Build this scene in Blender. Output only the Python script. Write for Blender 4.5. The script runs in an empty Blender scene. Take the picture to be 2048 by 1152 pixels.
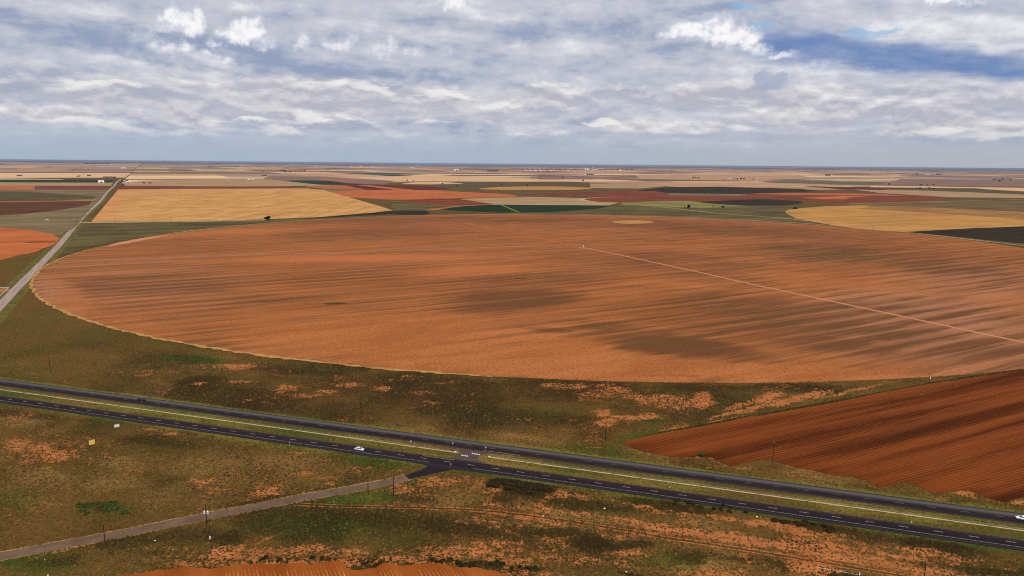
import bpy, bmesh, math, random
import numpy as np
from mathutils import Vector, Matrix

rnd = random.Random(7)
rng = np.random.default_rng(11)
R = math.radians
scene = bpy.context.scene
COL = scene.collection

# ------------------------------------------------------------------ camera
PW, PH, FPX, CAMH = 2048.0, 1152.0, 1440.0, 138.0      # photo size, focal length in its pixels, drone height
ROLL = math.atan2(18, 2048)
HORIZ = 331 - 576 - 3.3
PITCH = math.atan2(-HORIZ, FPX)
_c, _s = math.cos(ROLL), math.sin(ROLL)
FWD = Vector((0, math.cos(PITCH), -math.sin(PITCH)))
UP0 = Vector((0, math.sin(PITCH), math.cos(PITCH)))
RT0 = Vector((1, 0, 0))
RT = RT0 * _c + UP0 * _s
UP = UP0 * _c - RT0 * _s
cam = bpy.data.cameras.new('camera')
cam.sensor_width = 36
cam.lens = 36 * FPX / PW
cam.clip_start = 1.0
cam.clip_end = 250000
camo = bpy.data.objects.new('camera', cam)
COL.objects.link(camo)
camo.matrix_world = Matrix(((RT.x, UP.x, -FWD.x, 0), (RT.y, UP.y, -FWD.y, 0), (RT.z, UP.z, -FWD.z, CAMH), (0, 0, 0, 1)))
scene.camera = camo


def ray(px, py):
    return FWD * FPX + RT * (px - PW / 2) - UP * (py - PH / 2)


def at(px, py):
    """photo pixel -> point of the flat ground"""
    d = ray(px, py)
    t = CAMH / -d.z
    return (d.x * t, d.y * t)


def azel(px, py):
    """photo pixel -> sky direction, azimuth and elevation in hundredths of the focal length"""
    d = ray(px, py).normalized()
    return (math.atan2(d.x, d.y) * FPX / 100, math.asin(d.z) * FPX / 100)


# ------------------------------------------------------------------ light
SUN_EL, SUN_AZ = R(56), R(165)        # azimuth from +Y towards +X: the sun stands high behind the camera
sun = bpy.data.lights.new('sun', 'SUN')
sun.energy = 2.6
sun.angle = R(9)
sun.color = (1.0, 0.93, 0.83)
suno = bpy.data.objects.new('sun', sun)
COL.objects.link(suno)
sd = Vector((math.sin(SUN_AZ) * math.cos(SUN_EL), math.cos(SUN_AZ) * math.cos(SUN_EL), math.sin(SUN_EL)))
suno.rotation_euler = sd.to_track_quat('Z', 'Y').to_euler()
scene.view_settings.view_transform = 'Standard'
scene.view_settings.look = 'None'
scene.view_settings.exposure = 0.0
scene.view_settings.gamma = 1.0
scene.render.engine = 'CYCLES'
scene.cycles.use_denoising = False
scene.cycles.max_bounces = 4
scene.cycles.diffuse_bounces = 2
scene.cycles.volume_bounces = 0
scene.cycles.filter_width = 1.1


def lin(c):
    return tuple(((v / 255 + 0.055) / 1.055) ** 2.4 if v / 255 > 0.04045 else v / 255 / 12.92 for v in c)


# ------------------------------------------------------------------ node helper
class NT:
    def __init__(self, tree):
        self.t = tree
        tree.nodes.clear()

    def n(self, kind, props=None, **ins):
        nd = self.t.nodes.new(kind)
        for k, v in (props or {}).items():
            setattr(nd, k, v)
        for k, v in ins.items():
            key = int(k[1:]) if k[0] == 'i' and k[1:].isdigit() else k.replace('_', ' ')
            self.put(nd.inputs[key], v)
        return nd

    def put(self, sock, v):
        if isinstance(v, bpy.types.NodeSocket):
            self.t.links.new(v, sock)
        elif isinstance(v, bpy.types.Node):
            self.t.links.new(v.outputs[0], sock)
        else:
            if sock.type == 'RGBA' and hasattr(v, '__len__') and len(v) == 3:
                v = (*v, 1)
            sock.default_value = v

    def math(self, op, a, b=0.0, c=0.0, clamp=False):
        return self.n('ShaderNodeMath', {'operation': op, 'use_clamp': clamp}, i0=a, i1=b, i2=c).outputs[0]

    def mul(self, a, b): return self.math('MULTIPLY', a, b)
    def add(self, a, b): return self.math('ADD', a, b)
    def sub(self, a, b): return self.math('SUBTRACT', a, b)
    def madd(self, a, b, c): return self.math('MULTIPLY_ADD', a, b, c)
    def mx(self, a, b): return self.math('MAXIMUM', a, b)

    def step(self, v, lo, hi, a=0.0, b=1.0):
        return self.n('ShaderNodeMapRange', {'interpolation_type': 'SMOOTHSTEP'}, i0=v, i1=lo, i2=hi, i3=a, i4=b).outputs[0]

    def ramp(self, v, lo, hi, a=0.0, b=1.0):
        return self.n('ShaderNodeMapRange', {'clamp': True}, i0=v, i1=lo, i2=hi, i3=a, i4=b).outputs[0]

    def mix(self, f, a, b, blend='MIX'):
        nd = self.n('ShaderNodeMix', {'data_type': 'RGBA', 'blend_type': blend})
        self.put(nd.inputs[0], f)
        self.put(nd.inputs[6], a)
        self.put(nd.inputs[7], b)
        return nd.outputs[2]

    def noise(self, vec, scale, detail=4.0, rough=0.55, dist=0.0):
        nd = self.n('ShaderNodeTexNoise', {'noise_dimensions': '3D'}, Vector=vec, Scale=scale, Detail=detail, Roughness=rough, Distortion=dist)
        return nd.outputs[0]

    def mapv(self, vec, scale=(1, 1, 1), rot=0.0, loc=(0, 0, 0), kind='POINT'):
        nd = self.n('ShaderNodeMapping', {'vector_type': kind})
        self.put(nd.inputs['Vector'], vec)
        nd.inputs['Location'].default_value = loc
        nd.inputs['Rotation'].default_value = (0, 0, rot)
        nd.inputs['Scale'].default_value = scale
        return nd.outputs[0]

    def comb(self, x, y, z=0.0):
        return self.n('ShaderNodeCombineXYZ', None, i0=x, i1=y, i2=z).outputs[0]


# ------------------------------------------------------------------ sky (world)
def build_world():
    w = bpy.data.worlds.new('World')
    scene.world = w
    w.use_nodes = True
    w.cycles.sampling_method = 'MANUAL'
    w.cycles.sample_map_resolution = 256
    t = NT(w.node_tree)
    g = t.n('ShaderNodeTexCoord').outputs['Generated']
    s = t.n('ShaderNodeSeparateXYZ', None, i0=g)
    U = t.mul(t.math('ARCTAN2', s.outputs[0], s.outputs[1]), FPX / 100)
    V = t.mul(t.math('ARCSINE', s.outputs[2]), FPX / 100)
    sky = t.n('ShaderNodeTexSky', {'sky_type': 'NISHITA', 'sun_disc': False, 'sun_elevation': SUN_EL, 'sun_rotation': SUN_AZ})
    UV = t.comb(U, V)
    # gentle warp so that nothing has a clean elliptic edge
    wn = t.n('ShaderNodeTexNoise', {'noise_dimensions': '3D'}, Vector=t.mapv(UV, (0.55, 1.5, 1)), Scale=1.6, Detail=6.0, Roughness=0.6)
    wv = t.n('ShaderNodeVectorMath', {'operation': 'SUBTRACT'}, i0=wn.outputs['Color'], i1=(0.5, 0.5, 0.5))
    wv = t.n('ShaderNodeVectorMath', {'operation': 'MULTIPLY'}, i0=wv, i1=(1.3, 0.55, 0))
    WUV = t.n('ShaderNodeVectorMath', {'operation': 'ADD'}, i0=UV, i1=wv).outputs[0]
    wv2 = t.n('ShaderNodeTexNoise', {'noise_dimensions': '3D'}, Vector=UV, Scale=3.2, Detail=7.0, Roughness=0.6)
    wv2s = t.n('ShaderNodeVectorMath', {'operation': 'SUBTRACT'}, i0=wv2.outputs['Color'], i1=(0.5, 0.5, 0.5))
    wv2s = t.n('ShaderNodeVectorMath', {'operation': 'MULTIPLY'}, i0=wv2s, i1=(0.5, 0.42, 0))
    PUV = t.n('ShaderNodeVectorMath', {'operation': 'ADD'}, i0=UV, i1=wv2s).outputs[0]

    chain = [None]

    def blobs(lst, vec):
        acc = None
        for (px, py, rx, ry, *o) in lst:
            tilt = o[0] if o else 0.0
            amp = o[1] if len(o) > 1 else 1.0
            cu, cv = azel(px, py)
            vv = vec if chain[0] is None else t.n('ShaderNodeVectorMath', {'operation': 'MULTIPLY_ADD'}, i0=chain[0], i1=(1e-5, 1e-5, 1e-5), i2=vec).outputs[0]
            m = t.mapv(vv, (rx / 100, ry / 100, 1), R(-tilt), (cu, cv, 0), 'TEXTURE')
            ln = t.n('ShaderNodeVectorMath', {'operation': 'LENGTH'}, i0=m).outputs['Value']
            b = t.step(ln, 1.25, 0.15, 0.0, amp)
            acc = b if acc is None else t.mx(acc, b)
            chain[0] = acc                # evaluate one after the other: keeps the shader's working memory small
        return acc

    # planar cloud-deck coordinates: streaks shrink towards the horizon
    dz = t.add(s.outputs[2], 0.055)
    PX = t.math('DIVIDE', s.outputs[0], dz)
    PY = t.math('DIVIDE', s.outputs[1], dz)
    deck = t.comb(PX, PY, 3.7)
    tilt = t.comb(t.mul(U, 0.20), t.madd(U, 0.13, t.mul(V, 1.3)), 1.3)
    n_big = t.noise(tilt, 0.9, 8.0, 0.58, 0.5)
    n_deck = t.noise(t.mapv(deck, (0.55, 1.0, 1), 0.12), 1.1, 9.0, 0.6, 0.6)
    n_fine = t.noise(t.comb(t.mul(U, 0.75), t.madd(U, .08, t.mul(V, 2.6)), 8.0), 1.3, 9.0, 0.62, 0.5)
    n_lump = t.noise(t.comb(t.mul(U, 1.0), t.mul(V, 1.9), 21.0), 1.6, 9.0, 0.62, 0.2)
    dens = t.add(t.add(t.mul(n_big, 0.46), t.mul(n_deck, 0.26)), t.add(t.mul(n_fine, 0.22), t.mul(n_lump, 0.52)))
    dens = t.sub(dens, 0.21)

    dark = blobs([(660, 140, 320, 22, 3), (470, 93, 190, 18, 5), (130, 62, 180, 26, 8), (60, 140, 100, 16), (1230, 62, 190, 30), (1040, 65, 110, 20),
                  (880, 152, 150, 16, 4), (1500, 8, 240, 14, -4, 0.8), (300, 75, 140, 16, 10, .7), (1330, 95, 140, 14, 0, .5), (1990, 12, 100, 24, 0, .5), (790, 40, 140, 16, 0, .5)], WUV)
    white = blobs([(70, 12, 210, 28, 3), (1890, 55, 160, 26, 6), (1960, 88, 150, 18, 8), (1640, 145, 280, 20, 4), (420, 148, 280, 10, 5), (930, 20, 90, 18), (525, 14, 80, 14), (900, 72, 110, 13),
                   (1800, 165, 280, 13, 2, .8), (560, 160, 240, 10, 5), (1150, 100, 140, 16, 0, .6), (400, 112, 110, 9, 10), (1420, 110, 150, 18, 0, .8), (760, 55, 140, 14, 0, .5)], WUV)
    dens = t.add(t.sub(dens, t.mul(dark, 0.15)), t.mul(white, 0.15))
    c_high = t.mix(t.step(dens, 0.34, 0.60), lin((148, 162, 190)), lin((196, 199, 210)))
    c_high = t.mix(t.step(dens, 0.56, 0.80), c_high, lin((238, 239, 242)))

    # the deep blue gap with soft ragged edges, and bits of open sky
    gap = blobs([(1660, 100, 200, 44, 6), (1800, 118, 230, 42, 7), (1950, 130, 190, 34, 5), (1570, 92, 100, 26, 4), (2050, 150, 120, 24, 4)], WUV)
    gap = t.step(t.add(gap, t.add(t.mul(t.sub(n_fine, 0.5), 1.1), t.mul(t.sub(n_lump, .5), .7))), 0.10, 1.05)
    c_high = t.mix(t.mul(gap, 0.95), c_high, t.mix(t.step(t.add(n_big, t.mul(t.sub(n_lump, .5), .5)), 0.38, 0.66), lin((100, 133, 185)), lin((146, 162, 197))))
    opens = blobs([(1478, 20, 44, 15, 8), (1522, 52, 40, 13, 8), (1732, 64, 36, 9, 5), (1440, 42, 30, 8, 0), (1775, 62, 24, 6)], WUV)
    opens = t.step(t.add(opens, t.add(t.mul(t.sub(n_fine, 0.5), 1.2), t.mul(t.sub(n_lump, .5), 1.0))), 0.25, 1.0)
    blue = t.mix(0.7, t.n('ShaderNodeVectorMath', {'operation': 'SCALE'}, i0=sky.outputs[0], Scale=0.1).outputs[0], lin((140, 192, 234)))
    c_high = t.mix(t.mul(opens, .6), c_high, blue)

    # white cumulus puffs, soft below and crisp only on their sunny side
    puff = blobs([(345, 28, 20, 30), (368, 42, 48, 28), (392, 30, 22, 22), (352, 60, 42, 14, 0, .9), (478, 72, 38, 24), (497, 58, 40, 32), (520, 85, 52, 20, 10, .7),
                  (282, 74, 36, 20, 0, .55), (330, 95, 64, 13, 0, .62), (372, 94, 20, 14, 0, .7), (424, 88, 24, 15, 0, .68), (430, 116, 66, 11, 8, .68), (605, 82, 20, 30, 0, .58), (618, 98, 20, 13, 0, .5),
                  (665, 90, 28, 26, 0, .6), (692, 84, 40, 26, 0, .6), (765, 97, 40, 22, 0, .6), (780, 86, 20, 18, 0, .58), (832, 104, 34, 15, 0, .56), (893, 92, 24, 19, 0, .52), (900, 105, 24, 12, 0, .5),
                  (1395, 58, 78, 28), (1440, 58, 76, 34), (1350, 68, 52, 20, 0, .8), (1485, 76, 50, 30, 10), (1505, 98, 44, 18, 0, .8), (1560, 112, 60, 12, 0, .6), (1630, 130, 90, 10, 0, .5), (1900, 6, 80, 14, 0, .6),
                  (1240, 168, 11, 24, 20, .5), (1234, 150, 11, 16, 20, .4), (1040, 100, 44, 22, 0, .45), (905, 4, 70, 16, 0, .75), (1885, 0, 50, 16), (880, 180, 90, 14, 0, .45), (300, 112, 120, 14, 6, .4)], PUV)
    n_p = t.noise(t.comb(U, t.mul(V, 1.15), 5.0), 2.6, 9.0, 0.6)
    n_ps = t.noise(t.comb(t.sub(U, 0.06), t.mul(t.add(V, 0.10), 1.15), 5.0), 2.6, 9.0, 0.6)
    emb = t.madd(t.sub(n_p, n_ps), 2.6, 0.5)
    pf = t.add(puff, t.mul(t.sub(n_p, 0.5), 1.15))
    pm = t.step(pf, 0.12, 0.86)
    c_puff = t.mix(t.step(t.add(emb, t.mul(t.sub(pf, 0.6), 0.5)), 0.1, 0.9), lin((204, 208, 221)), lin((248, 248, 249)))
    c_high = t.mix(t.mul(pm, t.step(puff, 0.1, 0.9, 0.4, 1.0)), c_high, c_puff)

    # stratocumulus banks above the horizon haze
    def bandn(dv):
        return t.noise(t.comb(t.mul(U, 0.72), t.madd(U, 0.05, t.mul(t.add(V, dv), 2.0)), 11.0), 1.15, 9.0, 0.56, 0.22)
    b0, b1 = bandn(0.0), bandn(0.10)
    lump = blobs([(650, 188, 180, 28, 4), (560, 184, 80, 24), (1090, 194, 100, 28, -4), (1400, 199, 120, 30, -4), (1620, 209, 110, 30), (1850, 219, 190, 24), (250, 200, 170, 22), (850, 196, 140, 22, 4, .8),
                  (300, 228, 270, 16, 0, .7), (1900, 250, 220, 12), (130, 230, 140, 16, 0, .7), (700, 225, 220, 16, 0, .6)], WUV)
    cov = t.add(b0, t.mul(lump, 0.24))
    cov = t.mul(cov, t.mul(t.step(V, 2.15, 1.3), t.step(V, 0.22, 0.6)))
    bm = t.step(cov, 0.33, 0.66)
    lit = t.add(t.madd(t.sub(b0, b1), 4.2, 0.33), t.mul(t.sub(n_lump, .5), 1.1))
    c_band = t.mix(t.step(lit, 0.0, 0.55), lin((182, 183, 195)), lin((210, 208, 213)))
    c_band = t.mix(t.step(lit, 0.48, 1.0), c_band, lin((236, 234, 234)))
    c_low = t.mix(t.mul(bm, 0.9), c_high, c_band)
    wisps = blobs([(260, 257, 170, 12, 1), (170, 250, 110, 9), (600, 237, 42, 15), (565, 260, 75, 11), (500, 240, 50, 9), (870, 240, 75, 8, 0, .7), (640, 235, 40, 9), (690, 280, 40, 6, 0, .6), (1210, 240, 60, 11),
                   (1180, 245, 50, 11), (1450, 253, 130, 8, 2, .7), (1870, 262, 110, 10, -3), (2000, 262, 110, 11, -5), (1490, 215, 60, 5, 0, .6), (1280, 248, 110, 7, 0, .5), (740, 172, 80, 8, 3), (900, 187, 80, 8, 3), (650, 166, 90, 9, -3), (1100, 172, 50, 7, -4, .7), (190, 165, 100, 8)], WUV)
    wm = t.step(t.add(wisps, t.add(t.mul(t.sub(n_fine, 0.5), 1.3), t.mul(t.sub(n_lump, .5), 1.0))), 0.3, 1.1)
    c_low = t.mix(t.mul(wm, 0.8), c_low, lin((240, 238, 234)))
    dk = blobs([(1525, 150, 18, 20), (1545, 168, 40, 20), (1560, 158, 18, 15)], PUV)
    c_low = t.mix(t.step(t.add(dk, t.mul(t.sub(n_p, 0.5), 1.3)), 0.3, 0.9, 0.0, 0.75), c_low, lin((160, 173, 199)))
    grey = blobs([(1500, 276, 330, 13, 0), (1900, 285, 250, 13), (1050, 275, 200, 12, 0, .7), (1250, 225, 250, 13, 0, .5)], WUV)
    c_low = t.mix(t.mul(t.step(t.add(grey, t.mul(t.sub(n_fine, 0.5), 1.0)), 0.1, 1.0), 0.6), c_low, lin((168, 175, 195)))

    # smooth grey-blue air just over the horizon, a little warmer to the right
    hz = t.mix(t.step(U, -4.0, 7.0), lin((168, 182, 202)), lin((176, 182, 192)))
    hz = t.mix(t.mul(t.step(n_fine, 0.45, 0.75), 0.25), hz, lin((185, 190, 203)))
    c = t.mix(t.step(V, 0.78, 0.12), c_low, hz)
    # the deck above the picture: a bright broken overcast
    c = t.mix(t.step(V, 4.5, 9.0, 0.0, 0.5), c, lin((214, 217, 225)))
    c = t.mix(t.step(V, 0.0, -0.3), c, lin((120, 105, 90)))
    ten = t.n('ShaderNodeVectorMath', {'operation': 'SCALE'}, i0=c, Scale=10.0).outputs[0]
    bg = t.n('ShaderNodeBackground', None, Color=ten, Strength=0.1)
    out = t.n('ShaderNodeOutputWorld', None, Surface=bg)


build_world()

# ------------------------------------------------------------------ materials
KLIGHT = 1.26          # how bright a white card on the ground renders under this sky and sun


def A(r, g, b):
    """colour seen in daylight -> base colour"""
    return tuple(min(0.9, v / KLIGHT) for v in lin((r, g, b)))


GRID = math.atan2(0.45, 0.893)          # the land-survey grid is turned this much from the view axis
E1 = (math.cos(GRID), math.sin(GRID))
E2 = (-math.sin(GRID), math.cos(GRID))


def mat(name):
    m = bpy.data.materials.new(name)
    m.use_nodes = True
    t = NT(m.node_tree)
    return m, t


def finish(t, colour, rough=0.9, bump=None, bstr=0.5, bdist=0.1, spec=0.15, metal=0.0):
    b = t.n('ShaderNodeBsdfPrincipled', None, Base_Color=colour, Roughness=rough, Metallic=metal)
    b.inputs['Specular IOR Level'].default_value = spec
    if bump is not None:
        bn = t.n('ShaderNodeBump', None, Height=bump, Strength=bstr, Distance=bdist)
        t.put(b.inputs['Normal'], bn.outputs[0])
    t.n('ShaderNodeOutputMaterial', None, Surface=b.outputs[0])


def plain(name, c, rough=0.6, spec=0.3, vary=0.12, scale=1.5, metal=0.0):
    m, t = mat(name)
    p = t.n('ShaderNodeTexCoord').outputs['Object']
    n = t.noise(p, scale, 4.0, 0.6)
    col = t.mix(t.ramp(n, 0.3, 0.7), tuple(v * (1 - vary) for v in c), tuple(min(1, v * (1 + vary)) for v in c))
    finish(t, col, rough, spec=spec, metal=metal)
    return m


def field_mat(name, c1, c2, along=350.0, across=28.0, fine=6.0, c3=None, rot=0.0, contrast=1.0, rows=None, rowdark=0.8):
    """bare or cropped land: long streaks along the drilling direction, soft patches and fine grain"""
    m, t = mat(name)
    p = t.n('ShaderNodeTexCoord').outputs['Object']
    q = t.mapv(p, (1, 1, 1), -GRID - rot)
    st = t.noise(t.mapv(q, (1 / along, 1 / across, 1)), 1.0, 5.0, 0.55)
    pa = t.noise(q, 1 / 160, 4.0, 0.55)
    fi = t.noise(t.mapv(q, (0.25 / fine, 1 / fine, 1)), 1.0, 4.0, 0.7)
    f = t.add(t.add(t.mul(t.sub(st, 0.5), 1.5 * contrast), t.mul(t.sub(pa, 0.5), 1.1 * contrast)), t.madd(t.sub(fi, 0.5), 0.8 * contrast, 0.5))
    f = t.step(f, 0.1, 0.9)
    col = t.mix(f, c1, c2)
    if c3:
        col = t.mix(t.step(t.add(pa, t.mul(t.sub(fi, .5), .3)), 0.54, 0.66), col, c3)
    if rows:
        sx = t.n('ShaderNodeSeparateXYZ', None, i0=q)
        wv = t.math('SINE', t.mul(sx.outputs[1], 2 * math.pi / rows))
        col = t.mix(t.ramp(wv, -0.6, 0.6, 1 - rowdark, 0.0), col, tuple(v * 0.35 for v in c2))
    finish(t, col, 0.95, spec=0.05)
    return m


# ------------------------------------------------------------------ meshes
class MB:
    def __init__(self):
        self.v, self.f = [], []

    def add(self, vs, fs):
        o = len(self.v)
        self.v += [tuple(p) for p in vs]
        self.f += [tuple(i + o for i in f) for f in fs]
        return self

    def box(self, c, s, rz=0.0):
        x, y, z = s[0] / 2, s[1] / 2, s[2] / 2
        ca, sa = math.cos(rz), math.sin(rz)
        pts = []
        for dx, dy, dz in ((-x, -y, -z), (x, -y, -z), (x, y, -z), (-x, y, -z), (-x, -y, z), (x, -y, z), (x, y, z), (-x, y, z)):
            pts.append((c[0] + dx * ca - dy * sa, c[1] + dx * sa + dy * ca, c[2] + dz))
        return self.add(pts, [(0, 3, 2, 1), (4, 5, 6, 7), (0, 1, 5, 4), (1, 2, 6, 5), (2, 3, 7, 6), (3, 0, 4, 7)])

    def tube(self, p0, p1, r0, r1=None, n=8):
        r1 = r0 if r1 is None else r1
        a, b = Vector(p0), Vector(p1)
        d = (b - a).normalized()
        u = d.orthogonal().normalized()
        w = d.cross(u)
        vs = []
        for p, r in ((a, r0), (b, r1)):
            for i in range(n):
                k = 2 * math.pi * i / n
                vs.append(p + u * (r * math.cos(k)) + w * (r * math.sin(k)))
        fs = [(i, (i + 1) % n, n + (i + 1) % n, n + i) for i in range(n)]
        fs += [tuple(range(n - 1, -1, -1)), tuple(range(n, 2 * n))]
        return self.add(vs, fs)

    def loft(self, rings, cap=True):
        n = len(rings[0])
        vs = [p for r in rings for p in r]
        fs = []
        for k in range(len(rings) - 1):
            for i in range(n):
                j = (i + 1) % n
                fs.append((k * n + i, k * n + j, (k + 1) * n + j, (k + 1) * n + i))
        if cap:
            fs += [tuple(range(n - 1, -1, -1)), tuple(range((len(rings) - 1) * n, len(rings) * n))]
        return self.add(vs, fs)

    def build(self, name, m, parent=None, smooth=False):
        me = bpy.data.meshes.new(name)
        me.from_pydata(self.v, [], self.f)
        me.update()
        bm = bmesh.new()
        bm.from_mesh(me)
        bmesh.ops.recalc_face_normals(bm, faces=bm.faces)
        bm.to_mesh(me)
        bm.free()
        if smooth:
            me.polygons.foreach_set('use_smooth', [True] * len(me.polygons))
        return link(name, me, m, parent)


def link(name, me, m, parent=None):
    o = bpy.data.objects.new(name, me)
    COL.objects.link(o)
    if m is not None:
        me.materials.append(m)
    if parent is not None:
        o.parent = parent
    return o


def tag(o, label, cat, group=None, kind=None):
    o['label'] = label
    o['category'] = cat
    if group:
        o['group'] = group
    if kind:
        o['kind'] = kind
    return o


def thing(name, label, cat, loc=(0, 0, 0), rz=0.0, group=None):
    o = bpy.data.objects.new(name, None)
    o.empty_display_size = 0.5
    COL.objects.link(o)
    o.location = loc
    o.rotation_euler = (0, 0, rz)
    return tag(o, label, cat, group)


def dup(root, loc, rz=None, label=None, scale=None):
    r = root.copy()
    COL.objects.link(r)
    r.location = loc
    if rz is not None:
        r.rotation_euler = (0, 0, rz)
    if scale is not None:
        r.scale = scale
    if label:
        r['label'] = label
    for ch in list(root.children):
        c = ch.copy()
        COL.objects.link(c)
        c.parent = r
        for g in list(ch.children):
            d = g.copy()
            COL.objects.link(d)
            d.parent = c
    return r


def npmesh(name, verts, faces, m, attrs=None, parent=None):
    """verts (n,3), faces (k,3|4) numpy; attrs {name: (n,4)} point colours"""
    me = bpy.data.meshes.new(name)
    n, k = faces.shape
    me.vertices.add(len(verts))
    me.vertices.foreach_set('co', np.ascontiguousarray(verts, dtype=np.float32).ravel())
    me.loops.add(n * k)
    me.loops.foreach_set('vertex_index', np.ascontiguousarray(faces, dtype=np.int32).ravel())
    me.polygons.add(n)
    me.polygons.foreach_set('loop_start', np.arange(0, n * k, k, dtype=np.int32))
    me.update(calc_edges=True)
    for an, av in (attrs or {}).items():
        a = me.attributes.new(an, 'FLOAT_COLOR', 'POINT')
        a.data.foreach_set('color', np.ascontiguousarray(av, dtype=np.float32).ravel())
    return link(name, me, m, parent)


# ------------------------------------------------------------------ numpy noise
def vnoise(x, y, seed=0):
    xi = np.floor(x).astype(np.int64)
    yi = np.floor(y).astype(np.int64)
    xf, yf = x - xi, y - yi
    u, v = xf * xf * (3 - 2 * xf), yf * yf * (3 - 2 * yf)

    def h(a, b):
        k = (a * 374761393 + b * 668265263 + seed * 1442695041) & 0xFFFFFFFF
        k = ((k ^ (k >> 13)) * 1274126177) & 0xFFFFFFFF
        return ((k ^ (k >> 16)) & 0xFFFF) / 65535.0
    return (h(xi, yi) * (1 - u) + h(xi + 1, yi) * u) * (1 - v) + (h(xi, yi + 1) * (1 - u) + h(xi + 1, yi + 1) * u) * v


def fbm(x, y, seed=0, octs=5, rough=0.55):
    a, s, tot = 1.0, 0.0, 0.0
    for o in range(octs):
        s = s + a * vnoise(x * 2 ** o + 17.3 * o, y * 2 ** o - 9.1 * o, seed + o)
        tot += a
        a *= rough
    return s / tot


def sm(x, lo, hi):
    t = np.clip((x - lo) / (hi - lo), 0, 1)
    return t * t * (3 - 2 * t)


def spot(X, Y, px, py, rx, ry, tilt=0.0):
    """an elliptic patch of ground, placed and sized where the photograph shows it; 1 in its middle, 0 outside"""
    c = np.array(at(px, py))
    ct, st = math.cos(R(tilt)), math.sin(R(tilt))
    a = np.array(at(px + rx * ct, py + rx * st)) - c
    b = np.array(at(px - ry * st, py + ry * ct)) - c
    inv = np.linalg.inv(np.stack([a, b], 1))
    dx, dy = X - c[0], Y - c[1]
    p, q = inv[0, 0] * dx + inv[0, 1] * dy, inv[1, 0] * dx + inv[1, 1] * dy
    return sm(np.sqrt(p * p + q * q), 1.3, 0.3)


def spots(X, Y, lst):
    near = np.hypot(X, Y) < 700
    k = np.where(near, 1.0, 2.2)
    wx = (fbm(X / 9, Y / 9, 101, 4, .65) - .5) * 9 * k
    wy = (fbm(X / 9, Y / 9, 131, 4, .65) - .5) * 9 * k
    X, Y = X + wx, Y + wy
    acc = np.zeros_like(X)
    for it in lst:
        *g, amp = it
        s = spot(X, Y, *g) * abs(amp)
        acc = np.maximum(acc, s)
    return acc


# ------------------------------------------------------------------ the highway frame
HS = -0.318                                   # slope of the highway in plan
HD = (1 / math.hypot(1, HS), HS / math.hypot(1, HS))
HN = (-HD[1], HD[0])
B_NT, B_NB, B_C, B_ST, B_SB = 338.6, 327.5, 321.7, 313.0, 303.1     # where its edges cross x = 0


def hw(u, b):
    """point u metres along the highway on the line that crosses x=0 at b"""
    return (HD[0] * u, b + HD[1] * u)


def hv(b):
    return b * HD[0]


# ------------------------------------------------------------------ ground
def ground_axis(lo, hi, step, far_lo, far_hi, grow=1.14):
    a = list(np.arange(lo, hi, step))
    s = step
    while a[-1] < far_hi:
        s *= grow
        a.append(a[-1] + s)
    a[-1] = far_hi
    s = step
    b = []
    cur = lo
    while cur > far_lo:
        s *= grow
        cur -= s
        b.append(cur)
    b[-1] = far_lo
    return np.array(b[::-1] + a)


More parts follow.
